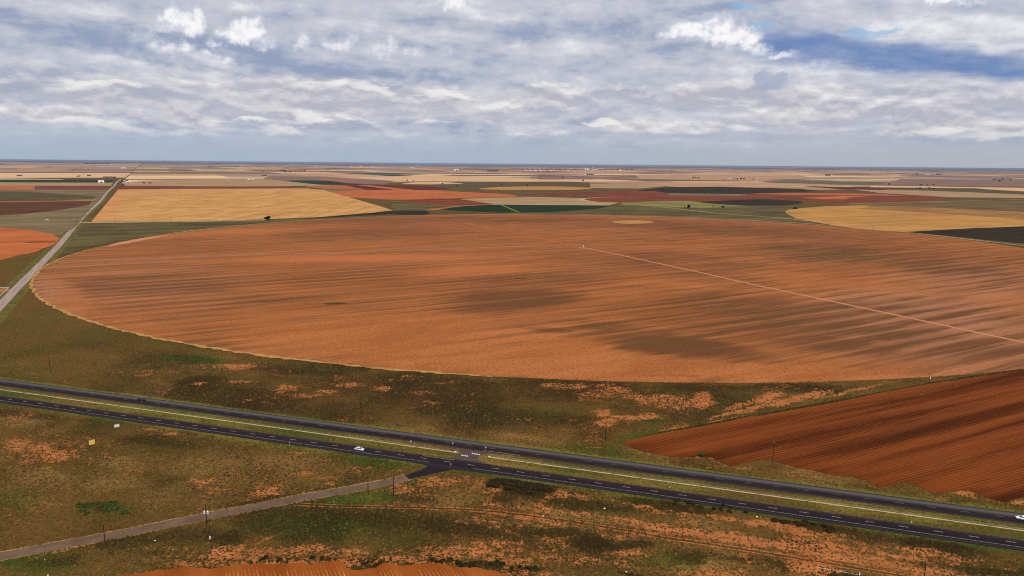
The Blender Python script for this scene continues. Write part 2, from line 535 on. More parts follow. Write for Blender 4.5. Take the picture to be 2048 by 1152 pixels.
def cover(X, Y):
    """how the land is covered: R bare soil, G green, B dark scrub, A pale dry grass"""
    v = (Y * HD[0] - X * HD[1])                # distance across the highway
    u = X * HD[0] + Y * HD[1]
    n1 = fbm(X / 60, Y / 60, 3, 5)
    n2 = fbm(X / 22, Y / 22, 9, 5)
    n3 = fbm(X / 130, Y / 130, 21, 4)
    soil = 0.17 + (n2 - .5) * 0.75 + (n3 - .5) * 0.5 + (fbm(X / 7, Y / 7, 77, 4) - .5) * .5
    green = 0.30 + (n1 - .5) * 0.9
    dark = 0.25 + (n1 - .5) * 0.9 + (n2 - .5) * .7
    pale = 0.24 + (fbm(X / 35, Y / 35, 33, 4) - .5) * 1.3
    north = sm(v, hv(B_NT), hv(B_NT) + 4)
    south = sm(v, hv(B_SB), hv(B_SB) - 4)
    med = (1 - north) * (1 - south)
    soil = soil + south * sm(X, -90, 60) * (fbm(u / 55, v / 3.5, 55, 4) - .47) * .8
    # north strip
    dark += spots(X, Y, [(900, 780, 480, 46, 0, .55), (560, 800, 300, 46, 4, .5), (1000, 835, 280, 44, 3, .45), (1250, 800, 320, 50, 0, .3), (380, 765, 70, 22, 0, .4), (1150, 830, 160, 50, 0, .2), (1450, 775, 330, 8, 0, .45), (1250, 768, 250, 8, 0, .4), (800, 760, 200, 12, 4, .3),
                         (1440, 800, 50, 18, 0, .35), (620, 795, 140, 25, 0, .3), (110, 600, 60, 25, 25, .4), (640, 748, 220, 9, 5, .3), (250, 700, 240, 20, 10, .22), (1580, 780, 160, 9, 0, .3)])
    green += spots(X, Y, [(1010, 830, 170, 40, 0, .38), (380, 716, 75, 9, 4, 1.1), (90, 598, 55, 18, 25, .8), (1290, 872, 70, 14, -8, .7), (1200, 900, 120, 14, 7, .5), (1380, 900, 90, 10, 5, .5), (100, 740, 90, 22, 0, .25), (1310, 840, 30, 10, 0, .6), (1000, 762, 30, 8, 0, .5)])
    pale += spots(X, Y, [(990, 762, 34, 9, 0, .6), (90, 735, 110, 30, 0, .3), (40, 640, 50, 40, 30, .4), (60, 770, 120, 12, 6, .3), (300, 800, 200, 12, 7, .25), (850, 860, 120, 10, 7, .3), (1000, 870, 120, 8, 7, .3)])
    soil += spots(X, Y, [(1240, 788, 85, 16, 0, .42), (1340, 803, 110, 20, 0, .52), (1405, 800, 26, 24, 0, .75), (1205, 825, 28, 12, 0, .6), (1250, 835, 36, 9, 0, .65), (1300, 832, 34, 7, 0, .6), (1212, 845, 24, 9, 0, .6),
                         (1535, 795, 45, 14, -14, .6), (1500, 818, 90, 6, -14, .7), (1600, 797, 90, 7, -14, .65), (1720, 778, 110, 6, -12, .5), (1480, 812, 50, 5, -14, .5), (1130, 772, 90, 8, 0, .35), (1500, 778, 90, 5, 0, .3), (1560, 803, 40, 6, -10, .5),
                         (575, 776, 32, 8, 0, .5), (765, 776, 34, 7, 0, .5), (650, 782, 22, 5, 0, .45), (620, 790, 70, 6, 0, .3), (465, 733, 60, 10, 0, .55), (400, 732, 30, 6, 0, .35), (50, 697, 80, 16, 0, .3), (110, 660, 60, 20, 0, .22), (840, 785, 50, 8, 0, .35), (890, 763, 60, 5, 0, .3),
                         (860, 803, 25, 4, 0, .35), (470, 763, 30, 5, 0, .4), (700, 770, 60, 5, 0, .3), (400, 766, 20, 4, 0, .35), (300, 745, 90, 9, 0, .22), (1190, 800, 40, 8, 0, .3), (1300, 812, 170, 22, 0, .2), (50, 748, 30, 5, 0, .3), (1340, 858, 50, 7, -12, .4), (1440, 845, 40, 5, -14, .5)])
    # along the ploughed field
    soil += spots(X, Y, [(1360, 905, 60, 9, 10, .3), (1440, 918, 30, 8, 0, .35), (1690, 948, 45, 6, 12, .5), (1930, 985, 34, 10, 10, .62), (1780, 985, 70, 12, 10, .2), (2035, 1005, 26, 6, 0, .5), (1480, 930, 60, 7, 5, .3), (1610, 935, 60, 6, 10, .35), (1880, 1000, 60, 9, 5, .25)])
    pale += spots(X, Y, [(1470, 935, 60, 7, 3, .8), (1850, 985, 80, 14, 10, .3), (1600, 950, 120, 12, 10, .3), (1300, 905, 60, 9, 10, .3)])
    dark += spots(X, Y, [(1940, 1012, 150, 8, 8, .35), (1720, 975, 80, 8, 8, .3), (1530, 935, 40, 8, 0, .3)])
    # south side, left of the side road
    sL = spots(X, Y, [(300, 930, 420, 110, 6, 1.0)])
    pale += sL * 0.16 + spots(X, Y, [(90, 960, 70, 30, 10, .5), (210, 920, 70, 20, 5, .35), (230, 970, 90, 16, -8, .5), (60, 850, 110, 14, 10, .35), (480, 880, 190, 12, 8, .4), (40, 1060, 90, 20, -15, .3), (80, 1010, 60, 20, 0, .35), (430, 960, 120, 25, 0, .25), (170, 1020, 50, 16, 0, .5), (560, 920, 120, 20, 0, .2)])
    soil += spots(X, Y, [(30, 890, 60, 20, 0, .28), (100, 910, 80, 16, 0, .25), (255, 940, 60, 9, 0, .30), (410, 960, 40, 6, 0, .34), (590, 905, 30, 5, 0, .3), (150, 1095, 130, 5, -12, .4), (330, 860, 60, 6, 7, .3), (450, 875, 90, 6, 7, .3), (50, 830, 60, 8, 5, .2), (600, 950, 40, 6, 0, .3), (640, 955, 20, 4, 0, .4), (255, 1060, 35, 4, -12, .5), (700, 940, 60, 8, 0, .2)])
    green += spots(X, Y, [(740, 925, 110, 14, 6, .45), (600, 900, 160, 12, 8, .25), (230, 1020, 50, 10, 0, .7), (165, 1015, 35, 16, 0, .5), (50, 1115, 110, 16, -10, .8), (30, 1000, 60, 40, 0, .35), (90, 1135, 110, 20, 0, .6), (700, 1000, 130, 14, -6, .8), (820, 965, 60, 8, -14, .7), (620, 1050, 110, 30, 0, .5)])
    dark += spots(X, Y, [(60, 830, 130, 10, 5, .3), (320, 960, 60, 18, 0, .25), (300, 880, 120, 12, 5, .25), (600, 1050, 130, 36, 0, .42), (420, 1070, 90, 18, 0, .35), (300, 1075, 130, 14, -8, .3), (100, 1125, 90, 14, 0, .35), (520, 1000, 60, 9, -14, .25), (190, 1015, 70, 14, 0, .4)])
    # south side, right of the side road
    soil += spots(X, Y, [(1250, 1060, 1050, 120, 8, .30), (860, 965, 130, 16, -4, .32), (780, 985, 60, 9, -4, .42), (930, 975, 110, 22, 0, .3), (1120, 985, 60, 13, 8, .5), (1215, 992, 90, 12, 8, .42), (1180, 1010, 40, 8, 0, .3), (1290, 1020, 60, 12, 10, .42), (1430, 1035, 70, 16, 8, .42), (1520, 1050, 90, 26, 10, .40),
                         (1330, 1065, 260, 12, 9, .42), (1050, 1033, 200, 9, 7, .45), (1500, 1100, 260, 14, 9, .36), (1620, 1130, 90, 18, 9, .55), (1700, 1095, 200, 20, 9, .34), (1900, 1110, 130, 12, 8, .42), (1960, 1130, 90, 12, 6, .3), (700, 1105, 520, 18, 0, .42), (480, 1090, 120, 12, -10, .34), (380, 1100, 160, 12, -12, .3), (500, 1068, 50, 5, -14, .4),
                         (940, 1070, 130, 10, 0, .3), (1120, 1120, 200, 26, 0, .36), (1330, 1130, 160, 22, 0, .3), (1000, 1090, 160, 14, 0, .34), (1250, 1085, 90, 8, 0, .35), (1450, 1065, 70, 8, 5, .3), (840, 1060, 30, 4, 0, .3), (1760, 1150, 160, 12, 6, .3)])
    pale += spots(X, Y, [(1130, 1028, 70, 10, 10, .8), (1090, 1022, 25, 5, 5, .6), (980, 1110, 90, 8, 0, .3), (1400, 1135, 90, 10, 0, .35), (1180, 1035, 40, 6, 12, .6), (1560, 1045, 120, 14, 8, .2)])
    dark += spots(X, Y, [(1040, 972, 70, 12, 6, .9), (1060, 985, 50, 12, 0, .5), (1000, 990, 40, 16, 0, .25), (1180, 1012, 110, 13, 5, .42), (1380, 1012, 90, 22, 8, .62), (1480, 1020, 60, 12, 10, .4), (1290, 1003, 60, 9, 5, .35), (1650, 1052, 100, 13, 10, .75), (1740, 1075, 70, 16, 8, .5), (1880, 1092, 120, 12, 6, .65), (1600, 1085, 80, 14, 8, .35),
                         (1190, 1085, 60, 16, 5, .6), (1270, 1088, 50, 10, 0, .5), (1100, 1065, 120, 14, 5, .35), (1385, 1112, 60, 16, 8, .6), (1480, 1120, 90, 8, 10, .45), (1260, 1150, 30, 6, 0, .8), (720, 1030, 300, 22, 4, .26), (900, 1055, 180, 18, 6, .42), (1560, 1130, 60, 12, 15, .5), (1690, 1150, 90, 8, 5, .7), (1950, 1140, 120, 10, 5, .4),
                         (830, 1000, 60, 8, 0, .2), (780, 1135, 80, 8, 0, .35), (880, 1122, 45, 6, 0, .6), (960, 1128, 45, 6, 4, .8), (740, 1122, 40, 6, 0, .4), (540, 1122, 60, 6, -6, .5), (1060, 1138, 40, 5, 0, .6), (640, 1118, 30, 4, 0, .5), (430, 1080, 70, 14, 0, .2)])
    green += spots(X, Y, [(1350, 1000, 700, 9, 8, .35), (1340, 1120, 110, 22, 5, .4), (680, 1050, 240, 30, 0, .2), (960, 1130, 60, 8, 0, .3)])
    soil -= spots(X, Y, [(1380, 995, 640, 7, 8, .5), (640, 1045, 150, 40, 0, .3), (720, 1025, 260, 16, 0, .25), (1340, 1120, 100, 18, 5, .25), (700, 1000, 110, 9, -6, .4)]) + 0
    # verges: mown, greener strips beside the carriageways
    e = 3.5 + 2.5 * fbm(u / 25, v / 8, 41, 3)
    vn = np.clip(1 - (v - hv(B_NT)) / e, 0, 1) * (v > hv(B_NT) - 3)
    vs = np.clip(1 - (hv(B_SB) - v) / (e * 1.3), 0, 1) * (v < hv(B_SB) + 3)
    green = green + vn * 0.75 + vs * 0.28 + med * (0.34 + 0.5 * (fbm(u / 50, v / 5, 44, 4) - .5))
    pale = pale + vn * 0.8 + med * (0.18 + 0.8 * (fbm(u / 40, v / 4, 47, 4) - .5))
    dark = dark * (1 - 0.75 * np.maximum(vn, med)) - .05 * vs
    soil = soil * (1 - 0.9 * np.maximum(np.maximum(vn, vs), med))
    soil = soil * (1 - .75 * south * sm(dark, .42, .85)) + .10 * sL * sm(fbm(u / 40, v / 6, 58, 4), .45, .7)
    soil = np.maximum(soil, .62 * spots(X, Y, [(640, 1124, 460, 15, 0, 1.0), (330, 1142, 90, 8, -8, 1.0), (1060, 1145, 90, 10, 8, .9)]) * (.72 + .6 * fbm(X / 4, Y / 4, 90, 3)))
    # far land: low and even
    far = sm(np.hypot(X, Y), 480, 700)
    soil = soil * (1 - far) + far * (0.05 + 0.3 * (n1 - .5))
    green = green * (1 - far) + far * (0.42 + 0.7 * (n1 - .5))
    dark = dark * (1 - far) + far * (0.24 + .3 * (n1 - .5))
    pale = pale * (1 - far) + far * (0.34 + .5 * (n3 - .5))
    return np.clip(soil, 0, 1), np.clip(green, 0, 1), np.clip(dark, 0, 1), np.clip(pale, 0, 1)


def ground_material():
    m, t = mat('grassland')
    p = t.n('ShaderNodeTexCoord').outputs['Object']
    a = t.n('ShaderNodeAttribute', {'attribute_name': 'cover'})
    s = t.n('ShaderNodeSeparateColor', None, i0=a.outputs['Color'])
    soil, green, dark, pale = s.outputs[0], s.outputs[1], s.outputs[2], a.outputs['Alpha']
    n_t = t.noise(p, 0.62, 5.0, 0.78)          # tussocks
    n_m = t.noise(p, 0.28, 5.0, 0.62)
    n_l = t.noise(p, 0.06, 4.0, 0.55)
    n_x = t.noise(t.mapv(p, (0.04, 0.12, 1)), 1.0, 5.0, 0.6)
    g = t.mix(t.step(t.add(green, t.mul(t.sub(n_l, .5), .9)), 0.25, 0.85), A(114, 83, 38), A(90, 86, 30))
    g = t.mix(t.step(t.add(green, t.mul(t.sub(n_m, .5), .5)), 0.66, 1.02), g, A(62, 86, 26))
    g = t.mix(t.mul(t.step(t.add(pale, t.add(t.mul(t.sub(n_m, .5), .8), t.mul(t.sub(n_t, .5), .7))), 0.30, 0.85), 0.75), g, t.mix(t.step(green, .3, .8), A(160, 120, 66), A(134, 124, 48)))
    g = t.mix(t.mul(t.step(t.add(dark, t.add(t.mul(t.sub(n_m, .5), .8), t.mul(t.sub(n_t, .5), .8))), 0.18, 0.72), 0.85), g, t.mix(t.step(green, .2, .7), A(50, 37, 20), A(43, 41, 17)))
    g = t.mix(t.step(n_t, 0.36, 0.58, 0.55, 0.0), g, A(38, 29, 13))
    g = t.mix(t.step(n_t, 0.54, 0.70, 0.0, 0.42), g, A(150, 114, 62))
    sc = t.mix(t.step(n_x, .3, .7), A(172, 102, 52), A(200, 124, 72))
    sc = t.mix(t.step(n_t, 0.3, 0.55, 0.35, 0.0), sc, A(112, 64, 30))
    mask = t.step(t.add(soil, t.add(t.mul(t.sub(n_m, .5), .95), t.mul(t.sub(n_t, .5), 1.1))), 0.30, 0.66)
    col = t.mix(mask, g, sc)
    # far off, broad tonal variation of rough pasture
    h = t.add(t.mul(n_t, 0.6), t.mul(n_m, 0.5))
    finish(t, col, 0.95, bump=h, bstr=0.8, bdist=0.35, spec=0.03)
    return m


def build_ground():
    xs = ground_axis(-350, 262, 1.15, -60000, 60000)
    ys = ground_axis(204, 505, 1.15, -3000, 60000)
    X, Y = np.meshgrid(xs, ys)
    nx, ny = len(xs), len(ys)
    cov = np.stack(cover(X, Y), -1).reshape(-1, 4)
    V = np.stack([X.ravel(), Y.ravel(), np.zeros(nx * ny)], 1)
    i = np.arange(nx * ny).reshape(ny, nx)
    Fc = np.stack([i[:-1, :-1], i[:-1, 1:], i[1:, 1:], i[1:, :-1]], -1).reshape(-1, 4)
    o = npmesh('ground', V, Fc, ground_material(), {'cover': cov})
    tag(o, 'flat plain of dry olive grass and bare orange soil reaching the horizon', 'ground', kind='structure')


build_ground()


# ------------------------------------------------------------------ flat sheets
LAYER = [0.05]


def lift(step=0.004):
    LAYER[0] += step
    return LAYER[0]


def sheet(name, pts, z, m, label, cat, kind='structure'):
    me = bpy.data.meshes.new(name)
    bm = bmesh.new()
    vs = [bm.verts.new((p[0], p[1], z)) for p in pts]
    f = bm.faces.new(vs)
    f.normal_update()
    if f.normal.z < 0:
        f.normal_flip()
    bmesh.ops.triangulate(bm, faces=[f])
    bm.to_mesh(me)
    bm.free()
    o = link(name, me, m)
    return tag(o, label, cat, kind=kind)


def ragged(pts, amp, step, seed, closed=True):
    """world polygon with its edges broken into short, uneven pieces"""
    out = []
    n = len(pts)
    r = random.Random(seed)
    for i in range(n if closed else n - 1):
        a, b = Vector(pts[i]), Vector(pts[(i + 1) % n])
        L = (b - a).length
        k = max(1, int(L / step))
        nrm = Vector((-(b - a).y, (b - a).x)).normalized() if L > 0 else Vector((0, 0))
        for j in range(k):
            p = a.lerp(b, j / k)
            if j:
                p = p + nrm * r.uniform(-amp, amp)
            out.append((p.x, p.y))
    if not closed:
        out.append(tuple(pts[-1]))
    return out


def smoothpoly(px, n=5):
    """closed Catmull-Rom through photo points, on the ground"""
    P = [Vector(at(*p)) for p in px]
    out = []
    k = len(P)
    for i in range(k):
        p0, p1, p2, p3 = P[i - 1], P[i], P[(i + 1) % k], P[(i + 2) % k]
        for j in range(n):
            t = j / n
            q = 0.5 * ((2 * p1) + (p2 - p0) * t + (2 * p0 - 5 * p1 + 4 * p2 - p3) * t * t + (3 * p1 - p0 - 3 * p2 + p3) * t ** 3)
            out.append((q.x, q.y))
    return out


def ribbon(pts, w, z):
    """strip of quads along a polyline; w one width or one per point"""
    mb = MB()
    n = len(pts)
    for i, p in enumerate(pts):
        a = Vector(pts[max(0, i - 1)])
        b = Vector(pts[min(n - 1, i + 1)])
        d = (b - a).normalized()
        nn = Vector((-d.y, d.x)) * ((w[i] if hasattr(w, '__len__') else w) / 2)
        mb.v += [(p[0] - nn.x, p[1] - nn.y, z), (p[0] + nn.x, p[1] + nn.y, z)]
    mb.f = [(2 * i, 2 * i + 2, 2 * i + 3, 2 * i + 1) for i in range(n - 1)]
    return mb


def polyline(px, step=12.0, jitter=0.0, seed=1):
    r = random.Random(seed)
    P = [Vector(at(*p)) for p in px]
    out = []
    k = len(P)
    for i in range(k - 1):
        p0, p1, p2, p3 = P[max(0, i - 1)], P[i], P[i + 1], P[min(k - 1, i + 2)]
        m = max(2, int((p2 - p1).length / step))
        for j in range(m):
            t = j / m
            q = 0.5 * ((2 * p1) + (p2 - p0) * t + (2 * p0 - 5 * p1 + 4 * p2 - p3) * t * t + (3 * p1 - p0 - 3 * p2 + p3) * t ** 3)
            out.append((q.x + r.uniform(-jitter, jitter), q.y + r.uniform(-jitter, jitter)))
    out.append(tuple(P[-1]))
    return out


#==FIELDS==
# ------------------------------------------------------------------ far and middle-distance fields
STUBBLE = (214, 172, 112)
FCOL = {
    'gold': (A(172, 120, 58), A(200, 146, 76)), 'tan': (A(160, 128, 88), A(186, 152, 108)), 'pale': (A(208, 162, 112), A(232, 188, 138)),
    'red': (A(108, 50, 24), A(138, 70, 36)), 'darkred': (A(88, 36, 18), A(106, 46, 24)), 'orange': (A(174, 90, 42), A(200, 112, 58)),
    'green': (A(18, 42, 10), A(30, 52, 14)), 'teal': (A(22, 50, 20), A(34, 60, 28)), 'olive': (A(78, 66, 36), A(104, 88, 50)), 'dark': (A(42, 31, 12), A(56, 43, 20)),
    'fallow': (A(110, 93, 62), A(138, 116, 80)), 'brown': (A(84, 50, 22), A(104, 64, 30)), 'light': (A(118, 112, 52), A(146, 138, 72)), 'mauve': (A(128, 96, 80), A(150, 116, 96)),
    'pink': (A(178, 134, 98), A(202, 158, 118)), 'bronze': (A(142, 98, 50), A(172, 124, 68)), 'umber': (A(98, 76, 44), A(124, 98, 58)), 'pasture': (A(76, 67, 34), A(112, 97, 54)), 'track': (A(184, 150, 112), A(206, 174, 134))}
FM = {}
for k, (c1, c2) in FCOL.items():
    FM[k] = field_mat('crop_' + k, c1, c2, 420, 34, 7, contrast=1.25 if k not in ('green', 'teal') else 0.8)


def field(px, kind, name, label, cat='field', smooth=0):
    pts = smoothpoly(px, smooth) if smooth else [at(*p) for p in px]
    d = sum(math.hypot(*p) for p in pts) / len(pts)
    if d < 9000:
        pts = ragged(pts, .0012 * d, .02 * d, int(d))
    return sheet(name, pts, lift(), FM[kind], label, cat)


# the far plain: survey sections of 1609 m, cut into quarters, halves, strips and irrigated circles
def far_fields():
    r = random.Random(5)
    S = 1609.0
    V, Fc, Cc = [], [], []
    pal = [((206, 160, 112), 6), ((226, 184, 136), 7), ((150, 92, 70), 2), ((132, 76, 60), 2), ((190, 134, 98), 3), ((104, 94, 70), 2), ((80, 84, 62), 1), ((150, 122, 98), 6), ((172, 140, 112), 6), ((52, 72, 52), 1), ((122, 98, 80), 3)]
    bag = [c for c, w in pal for _ in range(w)]

    def poly(pts, z, c):
        o = len(V)
        V.append((sum(p[0] for p in pts) / len(pts), sum(p[1] for p in pts) / len(pts), z))
        V.extend((p[0], p[1], z) for p in pts)
        n = len(pts)
        for i in range(n):
            Fc.append((o, o + 1 + i, o + 1 + (i + 1) % n))
        Cc.extend([(*c, 1)] * (n + 1))

    def wpt(a, b):
        return (115 + a * E1[0] + b * E2[0], 1232 + a * E1[1] + b * E2[1])

    def col():
        c = r.choice(bag)
        k = r.uniform(0.95, 1.3)
        return tuple(v * k for v in A(*c))
    for i in range(-34, 40):
        for j in range(0, 34):
            cx, cy = wpt(i * S, j * S)
            if cy < 5200 or cy > 46000 or abs(cx) > 0.80 * cy + 1500:
                continue
            if cy > 30000 and r.random() < .35:
                continue
            h = S / 2 - 4
            kind = r.random()
            q = [(-1, -1), (1, -1), (1, 1), (-1, 1)]
            base = col()
            poly([wpt(i * S + a * h, j * S + b * h) for a, b in q], 0.02, base)
            if kind < 0.35:
                for a, b in q:
                    if r.random() < .75:
                        poly([wpt(i * S + a * h / 2 + c * (h / 2 - 6), j * S + b * h / 2 + d * (h / 2 - 6)) for c, d in q], 0.03, col())
            elif kind < 0.62:
                n = r.choice((2, 3, 4))
                ax = r.random() < .5
                for k in range(n):
                    lo, hi = -h + 2 * h * k / n + 6, -h + 2 * h * (k + 1) / n - 6
                    poly([wpt(i * S + x, j * S + y) for x, y in (((lo, -h), (hi, -h), (hi, h), (lo, h)) if ax else ((-h, lo), (h, lo), (h, hi), (-h, hi)))], 0.03, col())
            else:
                rr = 785 if kind < 0.72 else 390
                for a, b in ([(0, 0)] if rr == 785 else q):
                    if rr == 390 and r.random() < .3:
                        continue
                    ccx, ccy = i * S + a * h / 2, j * S + b * h / 2
                    poly([wpt(ccx + rr * math.cos(k * math.pi / 18), ccy + rr * math.sin(k * math.pi / 18)) for k in range(36)], 0.04, col())
    m, t = mat('distant_crops')
    a = t.n('ShaderNodeAttribute', {'attribute_name': 'crop'}).outputs['Color']
    p = t.n('ShaderNodeTexCoord').outputs['Object']
    q = t.mapv(p, (1, 1, 1), -GRID)
    n = t.noise(t.mapv(q, (1 / 900, 1 / 160, 1)), 1.0, 5.0, 0.6)
    c = t.mix(t.ramp(n, 0.25, 0.75), t.mix(1.0, a, (0.72, 0.74, 0.78), 'MULTIPLY'), t.mix(1.0, a, (1.2, 1.18, 1.14), 'MULTIPLY'))
    finish(t, c, 0.95, spec=0.05)
    o = npmesh('distant_fields', np.array(V), np.array(Fc), m, {'crop': np.array(Cc)})
    tag(o, 'patchwork of tan, red and green fields fading towards the horizon', 'fields', kind='structure')


far_fields()

# middle distance, back to front
field([(740, 353.5), (850, 351), (960, 353), (1060, 357), (1180, 361), (1060, 362.8), (960, 363), (800, 362.2), (700, 356.5)], 'pale', 'stubble_field', 'long pale orange stubble field on the far plain')
field([(540, 352), (650, 353), (700, 357), (790, 362), (760, 372), (600, 366), (520, 360)], 'mauve', 'fallow_field', 'dull brown fallow land behind the small green oval field')
field([(1060, 354), (1290, 353), (1290, 357), (1180, 359), (1080, 359)], 'mauve', 'fallow_field', 'mauve brown strip below the distant silos')
field([(1270, 350), (1600, 351), (1630, 356), (1500, 361), (1280, 358)], 'pink', 'stubble_field', 'pale pinkish stubble around two dark farmsteads')
field([(1290, 366), (1500, 365), (1640, 368), (1700, 372), (1560, 373), (1440, 373), (1330, 370)], 'pink', 'stubble_field', 'pinkish strip in front of the long farmstead')
field([(1800, 358), (2070, 360), (2070, 374), (1900, 372), (1760, 369)], 'mauve', 'fallow_field', 'wide purple brown fallow at the far right')
field([(1740, 371), (2070, 376), (2070, 379), (1960, 376.6), (1740, 374.5)], 'pale', 'stubble_field', 'thin pale strip under the far purple land')
field([(1950, 376.5), (2070, 378), (2070, 383.5), (2000, 381)], 'pale', 'stubble_field', 'orange tan wedge at the far right edge')
field([(1840, 376.5), (1960, 378), (2070, 384), (2070, 391), (1900, 384), (1800, 379)], 'olive', 'pasture', 'olive strip at the far right with dark trees on its edge')
field([(1700, 378), (1850, 381), (2070, 390), (2070, 396), (1900, 394.5), (1760, 386)], 'tan', 'stubble_field', 'tan strip behind the big red circle')
field([(1545, 375.5), (1620, 374.5), (1720, 378), (1640, 380), (1570, 379)], 'tan', 'stubble_field', 'short pale strip behind the big red circle')
field([(1600, 372), (1700, 374), (1812, 377.2), (1760, 380.3), (1680, 378.2)], 'darkred', 'ploughed_field', 'thin dark purple red ploughed strip')
field([(1250, 384), (1330, 374.5), (1440, 373.5), (1600, 377.5), (1640, 382), (1510, 387.5), (1400, 389), (1330, 386)], 'dark', 'crop_field', 'dark olive crop between the two red fields')
field([(1330, 386), (1400, 387), (1500, 388), (1480, 392), (1340, 391)], 'fallow', 'fallow_field', 'grey brown gap between the red fields')
field([(1180, 367), (1300, 368), (1340, 372), (1280, 377), (1180, 376)], 'tan', 'pasture', 'tan grass beside the pale yellow oval field')
field([(850, 367), (1180, 367), (1180, 372), (1080, 372), (960, 377), (940, 390), (860, 376)], 'olive', 'pasture', 'grey olive land around the pale yellow oval field')
field([(825, 365), (880, 363.8), (905, 365.2), (928, 367.3), (860, 368.8), (800, 368)], 'pale', 'stubble_field', 'narrow yellow strip with a windpump above it')
field([(958, 377.5), (1000, 374.2), (1080, 372.6), (1150, 373.8), (1184, 376.6), (1150, 379.4), (1080, 380.2), (1000, 379.6)], 'gold', 'wheat_field', 'flat pale yellow oval field in the middle distance', smooth=3)
field([(1005, 385.5), (1060, 380.8), (1190, 380), (1200, 385), (1060, 388.5)], 'olive', 'crop_field', 'dark grey green strip in front of the yellow oval')
field([(1040, 388.5), (1100, 385.5), (1250, 382), (1310, 382), (1342, 388), (1325, 391.2), (1250, 392.3), (1150, 391)], 'red', 'ploughed_field', 'upper red ploughed field of the middle pair')
field([(915, 398), (1050, 393.6), (1165, 396), (1240, 405), (1215, 411.4), (985, 409.5)], 'tan', 'pasture', 'tan grass between the orange circle and the dark green field')
field([(1168, 398), (1178, 394.8), (1230, 392.6), (1340, 391), (1480, 393), (1535, 395), (1500, 399), (1420, 403), (1300, 405), (1200, 404.2)], 'red', 'ploughed_field', 'lower deep red ploughed field with a pale rim', smooth=3)
field([(1238, 405.4), (1300, 402.8), (1380, 402), (1420, 407), (1495, 412), (1400, 416.5), (1300, 411.5), (1250, 409.5)], 'light', 'crop_field', 'light yellow green field below the red ones')
field([(1400, 404), (1470, 400), (1530, 398.4), (1590, 401), (1606, 405.5), (1570, 410.6), (1500, 411.2), (1440, 408)], 'dark', 'crop_field', 'dark olive oval field in front of the big red circle', smooth=3)
field([(1488, 390), (1500, 387.4), (1560, 386), (1650, 386), (1760, 388), (1860, 392), (1889, 396.5), (1870, 400.3), (1780, 405), (1680, 406.2), (1600, 402), (1530, 398), (1470, 395)], 'red', 'ploughed_field', 'big flat red circle on the right of the middle distance', smooth=3)
field([(1500, 387.6), (1560, 386.2), (1650, 386.2), (1760, 388.2), (1810, 391), (1700, 391), (1560, 389.2)], 'orange', 'ploughed_field', 'lighter orange far edge of the big red circle')
field([(1600, 395), (1680, 392), (1740, 393), (1690, 396), (1700, 398.5), (1640, 398)], 'orange', 'ploughed_field', 'orange patch inside the big red circle')
field([(610, 373), (640, 370), (700, 371), (735, 378), (700, 380), (640, 376)], 'orange', 'ploughed_field', 'orange strip behind the gold wheat')
field([(600, 380), (660, 376), (760, 380), (700, 384), (650, 385)], 'fallow', 'fallow_field', 'grey brown verge between wheat and orange circle')
field([(600, 366), (700, 366.5), (780, 370), (850, 372), (905, 377.5), (880, 380), (735, 380), (690, 371)], 'darkred', 'ploughed_field', 'deep red ploughed land behind the orange circle')
field([(715, 370), (735, 370), (830, 380), (790, 380)], 'orange', 'ploughed_field', 'thin orange stripe across the deep red land')
field([(545, 362.7), (600, 360.8), (655, 361.6), (705, 368.5), (680, 369), (560, 366.6)], 'teal', 'crop_field', 'small dark green oval field behind the wheat', smooth=3)
field([(640, 358), (690, 359), (720, 361), (670, 361.5), (640, 361)], 'orange', 'ploughed_field', 'thin orange strip over the small green oval')
field([(780, 402), (830, 398), (890, 404), (985, 409), (900, 420), (850, 422), (790, 424)], 'pasture', 'pasture', 'scrubby olive hollow at the end of the wheat')
field([(655, 386), (680, 381.5), (740, 380.2), (860, 380.2), (930, 384), (1010, 388), (1034, 391.5), (1015, 394.4), (940, 395.4), (880, 398), (800, 399.4), (740, 397.4), (690, 393.2)], 'orange', 'ploughed_field', 'flat orange ploughed circle beyond the wheat', smooth=3)
field([(800, 400), (880, 397), (915, 397.6), (987, 408.2), (930, 409.6), (870, 411), (810, 404.4)], 'red', 'ploughed_field', 'brown red wedge in front of the orange circle')
field([(848, 418.5), (940, 410), (988, 408.4), (900, 416), (870, 420)], 'orange', 'ploughed_field', 'orange sliver beside the dark green field')
field([(878, 418.6), (930, 412), (985, 409.5), (1050, 410), (1210, 411), (1228, 411.2), (1190, 418), (1100, 424), (1000, 425.4), (920, 422)], 'green', 'crop_field', 'long dark green field behind the big orange circle')
sheet('dirt_path', [at(*p) for p in ((1001, 410), (1005, 410), (1040, 424.5), (1035, 424.5))], lift(), FM['light'], 'pale diagonal track across the dark green field', 'path')
field([(1186, 420), (1226, 411.6), (1250, 410), (1400, 416.5), (1495, 412), (1610, 412), (1575, 424), (1600, 440), (1640, 449), (1500, 442), (1250, 434), (1100, 430), (1000, 430), (1000, 425.6), (1100, 424.4)], 'pasture', 'pasture', 'rough olive pasture with a few dark trees')
field([(1640, 411), (1700, 407), (1890, 402), (2080, 402), (2080, 428), (1850, 415), (1720, 411)], 'umber', 'fallow_field', 'brown fallow above the gold field at the right')
field([(1570, 424), (1580, 419), (1600, 416.5), (1650, 412.6), (1720, 410.8), (1850, 414.6), (2090, 426), (2090, 452), (1950, 456), (1815, 464), (1740, 461.5), (1660, 449.5), (1590, 437)], 'gold', 'wheat_field', 'gold stubble circle at the right edge of the big field')
field([(1740, 411.5), (1850, 414.8), (2090, 426.5), (2090, 441), (1900, 429), (1720, 417.5)], 'bronze', 'wheat_field', 'browner far part of the gold circle')
field([(1815, 464), (1950, 456.4), (2090, 451), (2090, 492), (1990, 482), (1900, 472)], 'dark', 'crop_field', 'dark brown green crop strip at the right edge')
